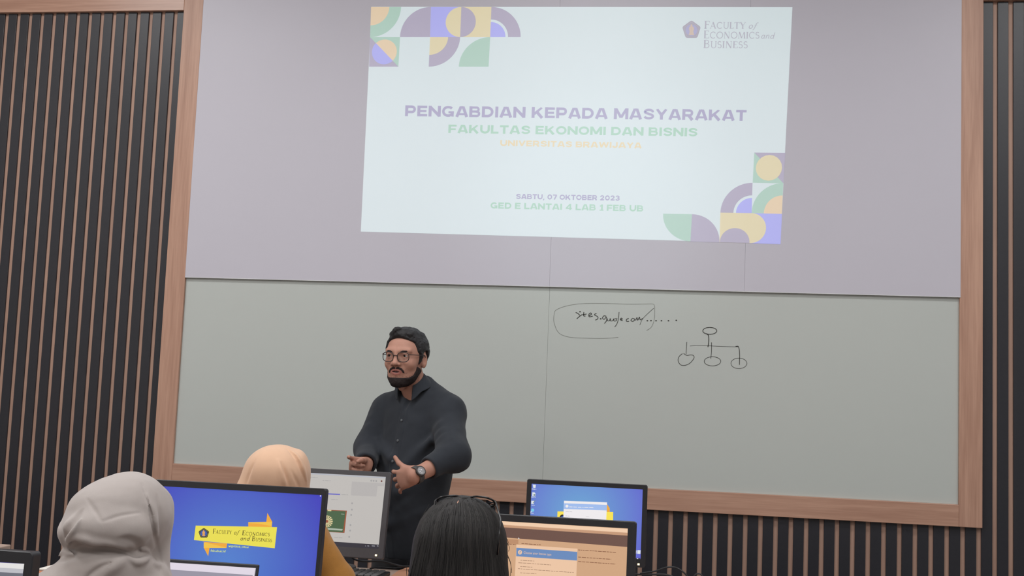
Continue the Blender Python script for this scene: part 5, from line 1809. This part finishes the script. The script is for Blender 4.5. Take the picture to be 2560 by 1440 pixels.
# --- peach headscarf, middle row
VP = View(695, 1190, 3.62)
HOp = VP.W(698, 1218, 6)
pp, op, Hp, HRp = seated('person in a peach headscarf and mustard top, seen from behind, seated before the web-page monitor', HOp, (.10, .99, -.05), M_MUSTARD, M_SKIN2, (.05, 1, 0), 3.7, .84,
                         'office chair under the person in the peach headscarf', .42,
                         {n: (VP.W(700 + s * 139, 1450, 0), VP.W(700 + s * 92, 1462, 158)) for n, s in (('l', -1), ('r', 1))})


def base_peach(q):
    d = d_ell(q, (697, 1188, 0), (75, 76, 84))
    d = smin(d, d_ell(q, (668, 1180, -6), (52, 58, 66)), 20)
    d = smin(d, d_ell(q, (742, 1170, -8), (28, 44, 50)), 14)
    d = smin(d, d_cap(q, (652, 1180, -8), (606, 1270, -4), 38, 36), 20)
    d = smin(d, d_cap(q, (738, 1180, 0), (742, 1270, 0), 30, 34), 16)
    d = smin(d, d_ell(q, (688, 1268, -6), (98, 46, 78)), 24)
    return d


scarf(VP, pp, op, base_peach,
      [([(712, 1122), (728, 1136), (745, 1162), (762, 1206)], 2.6, 7, 0), ([(702, 1158), (714, 1188), (724, 1216)], 3.0, 8, 0), ([(726, 1176), (742, 1206), (748, 1222)], 2.4, 7, 0), ([(640, 1150), (628, 1180), (618, 1212)], 2.4, 8, 0)],
      [([(720, 1124), (738, 1142), (756, 1176), (766, 1210)], 5, 9, 0), ([(694, 1150), (706, 1188), (714, 1222)], 5, 10, 0)],
      M_SCARF_PEACH, (550, 1095, -120), (810, 1330, 120), .0034,
      hollow=lambda p: -(d_cap(p, Hp + np.array([.0, .06, .0]), Hp + np.array([.03, .24, -.02]), .06, .07) / VP.s), wr=.7)


def mustard(p):
    q = VP.q(p + op.astype(np.float32))
    d = d_ell(q, (690, 1420, 5), (112, 150, 84))
    d = smin(d, d_cap(q, (640, 1350, 0), (770, 1352, 0), 52), 40)
    for s in (1, -1):
        c = 700
        d = smin(d, d_path(q, [(c + s * 78, 1350, -24), (c + s * 141, 1452, -4), (c + s * 90, 1470, 150)], [50, 50, 36], 20), 26)
    d = d - 3.0 * vnoise(q * np.array([1, .6, 1], np.float32), .03)
    return smax(d, -d_cap(q, (697, 1200, 0), (697, 1290, 0), 60), 4) * np.float32(VP.s)


c = [VP.W(u, v, w) - op for u in (500, 900) for v in (1270, 1590) for w in (-130, 210)]
V, F = sdf_mesh(mustard, np.min(c, 0), np.max(c, 0), .0045)
skin_obj('cape', V, F, M_MUSTARD, pp)

# --- long black hair, front row centre
VB = View(1150, 1340, 2.45)
HOb = VB.W(1153, 1394, 46)
pbk, ob, Hb, HRb = seated('person with long black hair and glasses pushed up on the head, seen from behind', HOb, (-.04, .995, -.08), M_MAROON, M_SKIN2, (0, 1, 0), 2.62, .92,
                          'office chair under the person with long black hair')


def base_hair(q):
    d = d_ell(q, (1154, 1334, 22), (98, 90, 104))
    d = smin(d, d_ell(q, (1148, 1420, 6), (120, 150, 92)), 60)
    d = smin(d, d_ell(q, (1146, 1520, 0), (126, 170, 80)), 40)
    return d


hollow_b = lambda p: -(d_cap(p, Hb + np.array([0, .085, -.01]), Hb + np.array([0, .26, -.12]), .058, .09) / VB.s)


def hair_b(p):
    q = VB.q(p + ob.astype(np.float32))
    d = base_hair(q)
    d = d - 1.4 * vnoise(q * np.array([2.2, .25, 2.2], np.float32), .05) - .8 * vnoise(q * np.array([3.2, .2, 3.2], np.float32), .12)
    d = smax(d, hollow_b(p), 4); d = smax(d, q[:, 1] - 1600, 6)
    return d * np.float32(VB.s)


c = [VB.W(u, v, w) - ob for u in (1000, 1300) for v in (1225, 1620) for w in (-130, 150)]
V, F = sdf_mesh(hair_b, np.min(c, 0), np.max(c, 0), .0026)
# loose strands laid over it, parting at the crown
rnd = random.Random(11)
vs_, fs_, fm_ = [list(map(tuple, V))], [], []
lines = []
N = 16
for i in range(620):
    t = rnd.uniform(-1.0, 1.0)
    t = math.copysign(abs(t) ** .8, t)
    ph = rnd.uniform(0, 6.28); am = rnd.uniform(0, .018)
    v0 = rnd.uniform(0, .35) if rnd.random() < .6 else 0
    row = []
    for k in range(N):
        g = v0 + (1 - v0) * k / (N - 1)
        v = 1246 + g * 230
        hw_ = 98 * math.sqrt(max(0.02, 1 - ((1334 - min(v, 1334)) / 92) ** 2)) + max(0, v - 1334) * .20
        u = 1152 - .03 * max(0, v - 1300) + (t + am * math.sin(ph + 5 * g)) * hw_ * 1.0
        row.append((u, v))
    lines.append(row)
w = VB.surf(base_hair, np.array(lines).reshape(-1, 2), n=110).reshape(len(lines), N)
SV, SF, SM = [], [], []
for row, ww in zip(lines, w):
    r = rnd.uniform(.0006, .0012); b = len(SV); mi = 1 if rnd.random() < .45 else 0
    lift = rnd.uniform(-.6, 1.4)
    for k, ((u, v), w_) in enumerate(zip(row, ww)):
        p = VB.W(u, v, w_ - lift) - ob
        rr = r * (1 - .6 * (k / (N - 1)) ** 3)
        for a in range(3): SV.append(p + (VB.ex * math.cos(a * 2.094) + VB.ey * math.sin(a * 2.094)) * rr)
    for k in range(N - 1):
        for a in range(3): SF.append((b + k * 3 + a, b + k * 3 + (a + 1) % 3, b + k * 3 + 3 + (a + 1) % 3, b + k * 3 + 3 + a)); SM.append(mi)
fly = [[(1256, 1336), (1266, 1344), (1271, 1356), (1268, 1366)], [(1258, 1350), (1268, 1356), (1274, 1368), (1272, 1378)], [(1262, 1372), (1272, 1392), (1278, 1412), (1276, 1440)], [(1264, 1380), (1276, 1404), (1280, 1430)],
       [(1072, 1262), (1058, 1290), (1048, 1316)], [(1062, 1280), (1044, 1320), (1030, 1366)], [(1022, 1420), (1024, 1432), (1028, 1444)], [(1020, 1404), (1018, 1424), (1020, 1446)], [(1066, 1272), (1050, 1300), (1036, 1344)]]
for L_ in fly:
    pts = [VB.W(u, v, 10) - ob for u, v in smooth_path(L_, 5)]
    m_ = MB().tube([tuple(p) for p in pts], .0006, 3)
    b = len(SV); SV += [np.array(x) for x in m_.v]
    for f in m_.f:
        if len(f) == 4: SF.append(tuple(i + b for i in f)); SM.append(0)
nV = len(V)
allV = np.concatenate([V, np.array(SV)]); allF = np.concatenate([F, np.array(SF) + nV])
skin_obj('hair', allV, allF, [M_HAIR2, M_HAIR3], pbk, np.concatenate([np.zeros(len(F), int), np.array(SM)]))
pts = [(1149, 1249), (1144, 1258), (1140, 1266)]
w = VB.surf(base_hair, np.array(pts))
MB().tube([tuple(VB.W(u, v, ww + 1.0) - ob) for (u, v), ww in zip(pts, w)], [.0008, .0015, .0006], 8).build('parting', M_SKIN2, pbk, True, 'bare scalp line at the parting')
# glasses pushed up on the crown
el = math.radians(50)
GR = frame(np.array([-0.05, math.cos(el), math.sin(el)]), up=np.array([.03, -math.sin(el), math.cos(el)]))
GO = VB.W(1164, 1261, -4) - ob - np.array([0, 8.6 * CM, 2.3 * CM]) @ GR
spectacles('glasses', pbk, GO, GR, cy=9.6, cz=2.3, rx=2.75, rz=1.7, gap=.75, ear=(6.5, -.4, 3.0), ear_r=(8.0, -.4, 3.0), r=.22, mat_rim=mat('black_gloss_rim', RGB(26, 25, 27), .2, .1, 60))
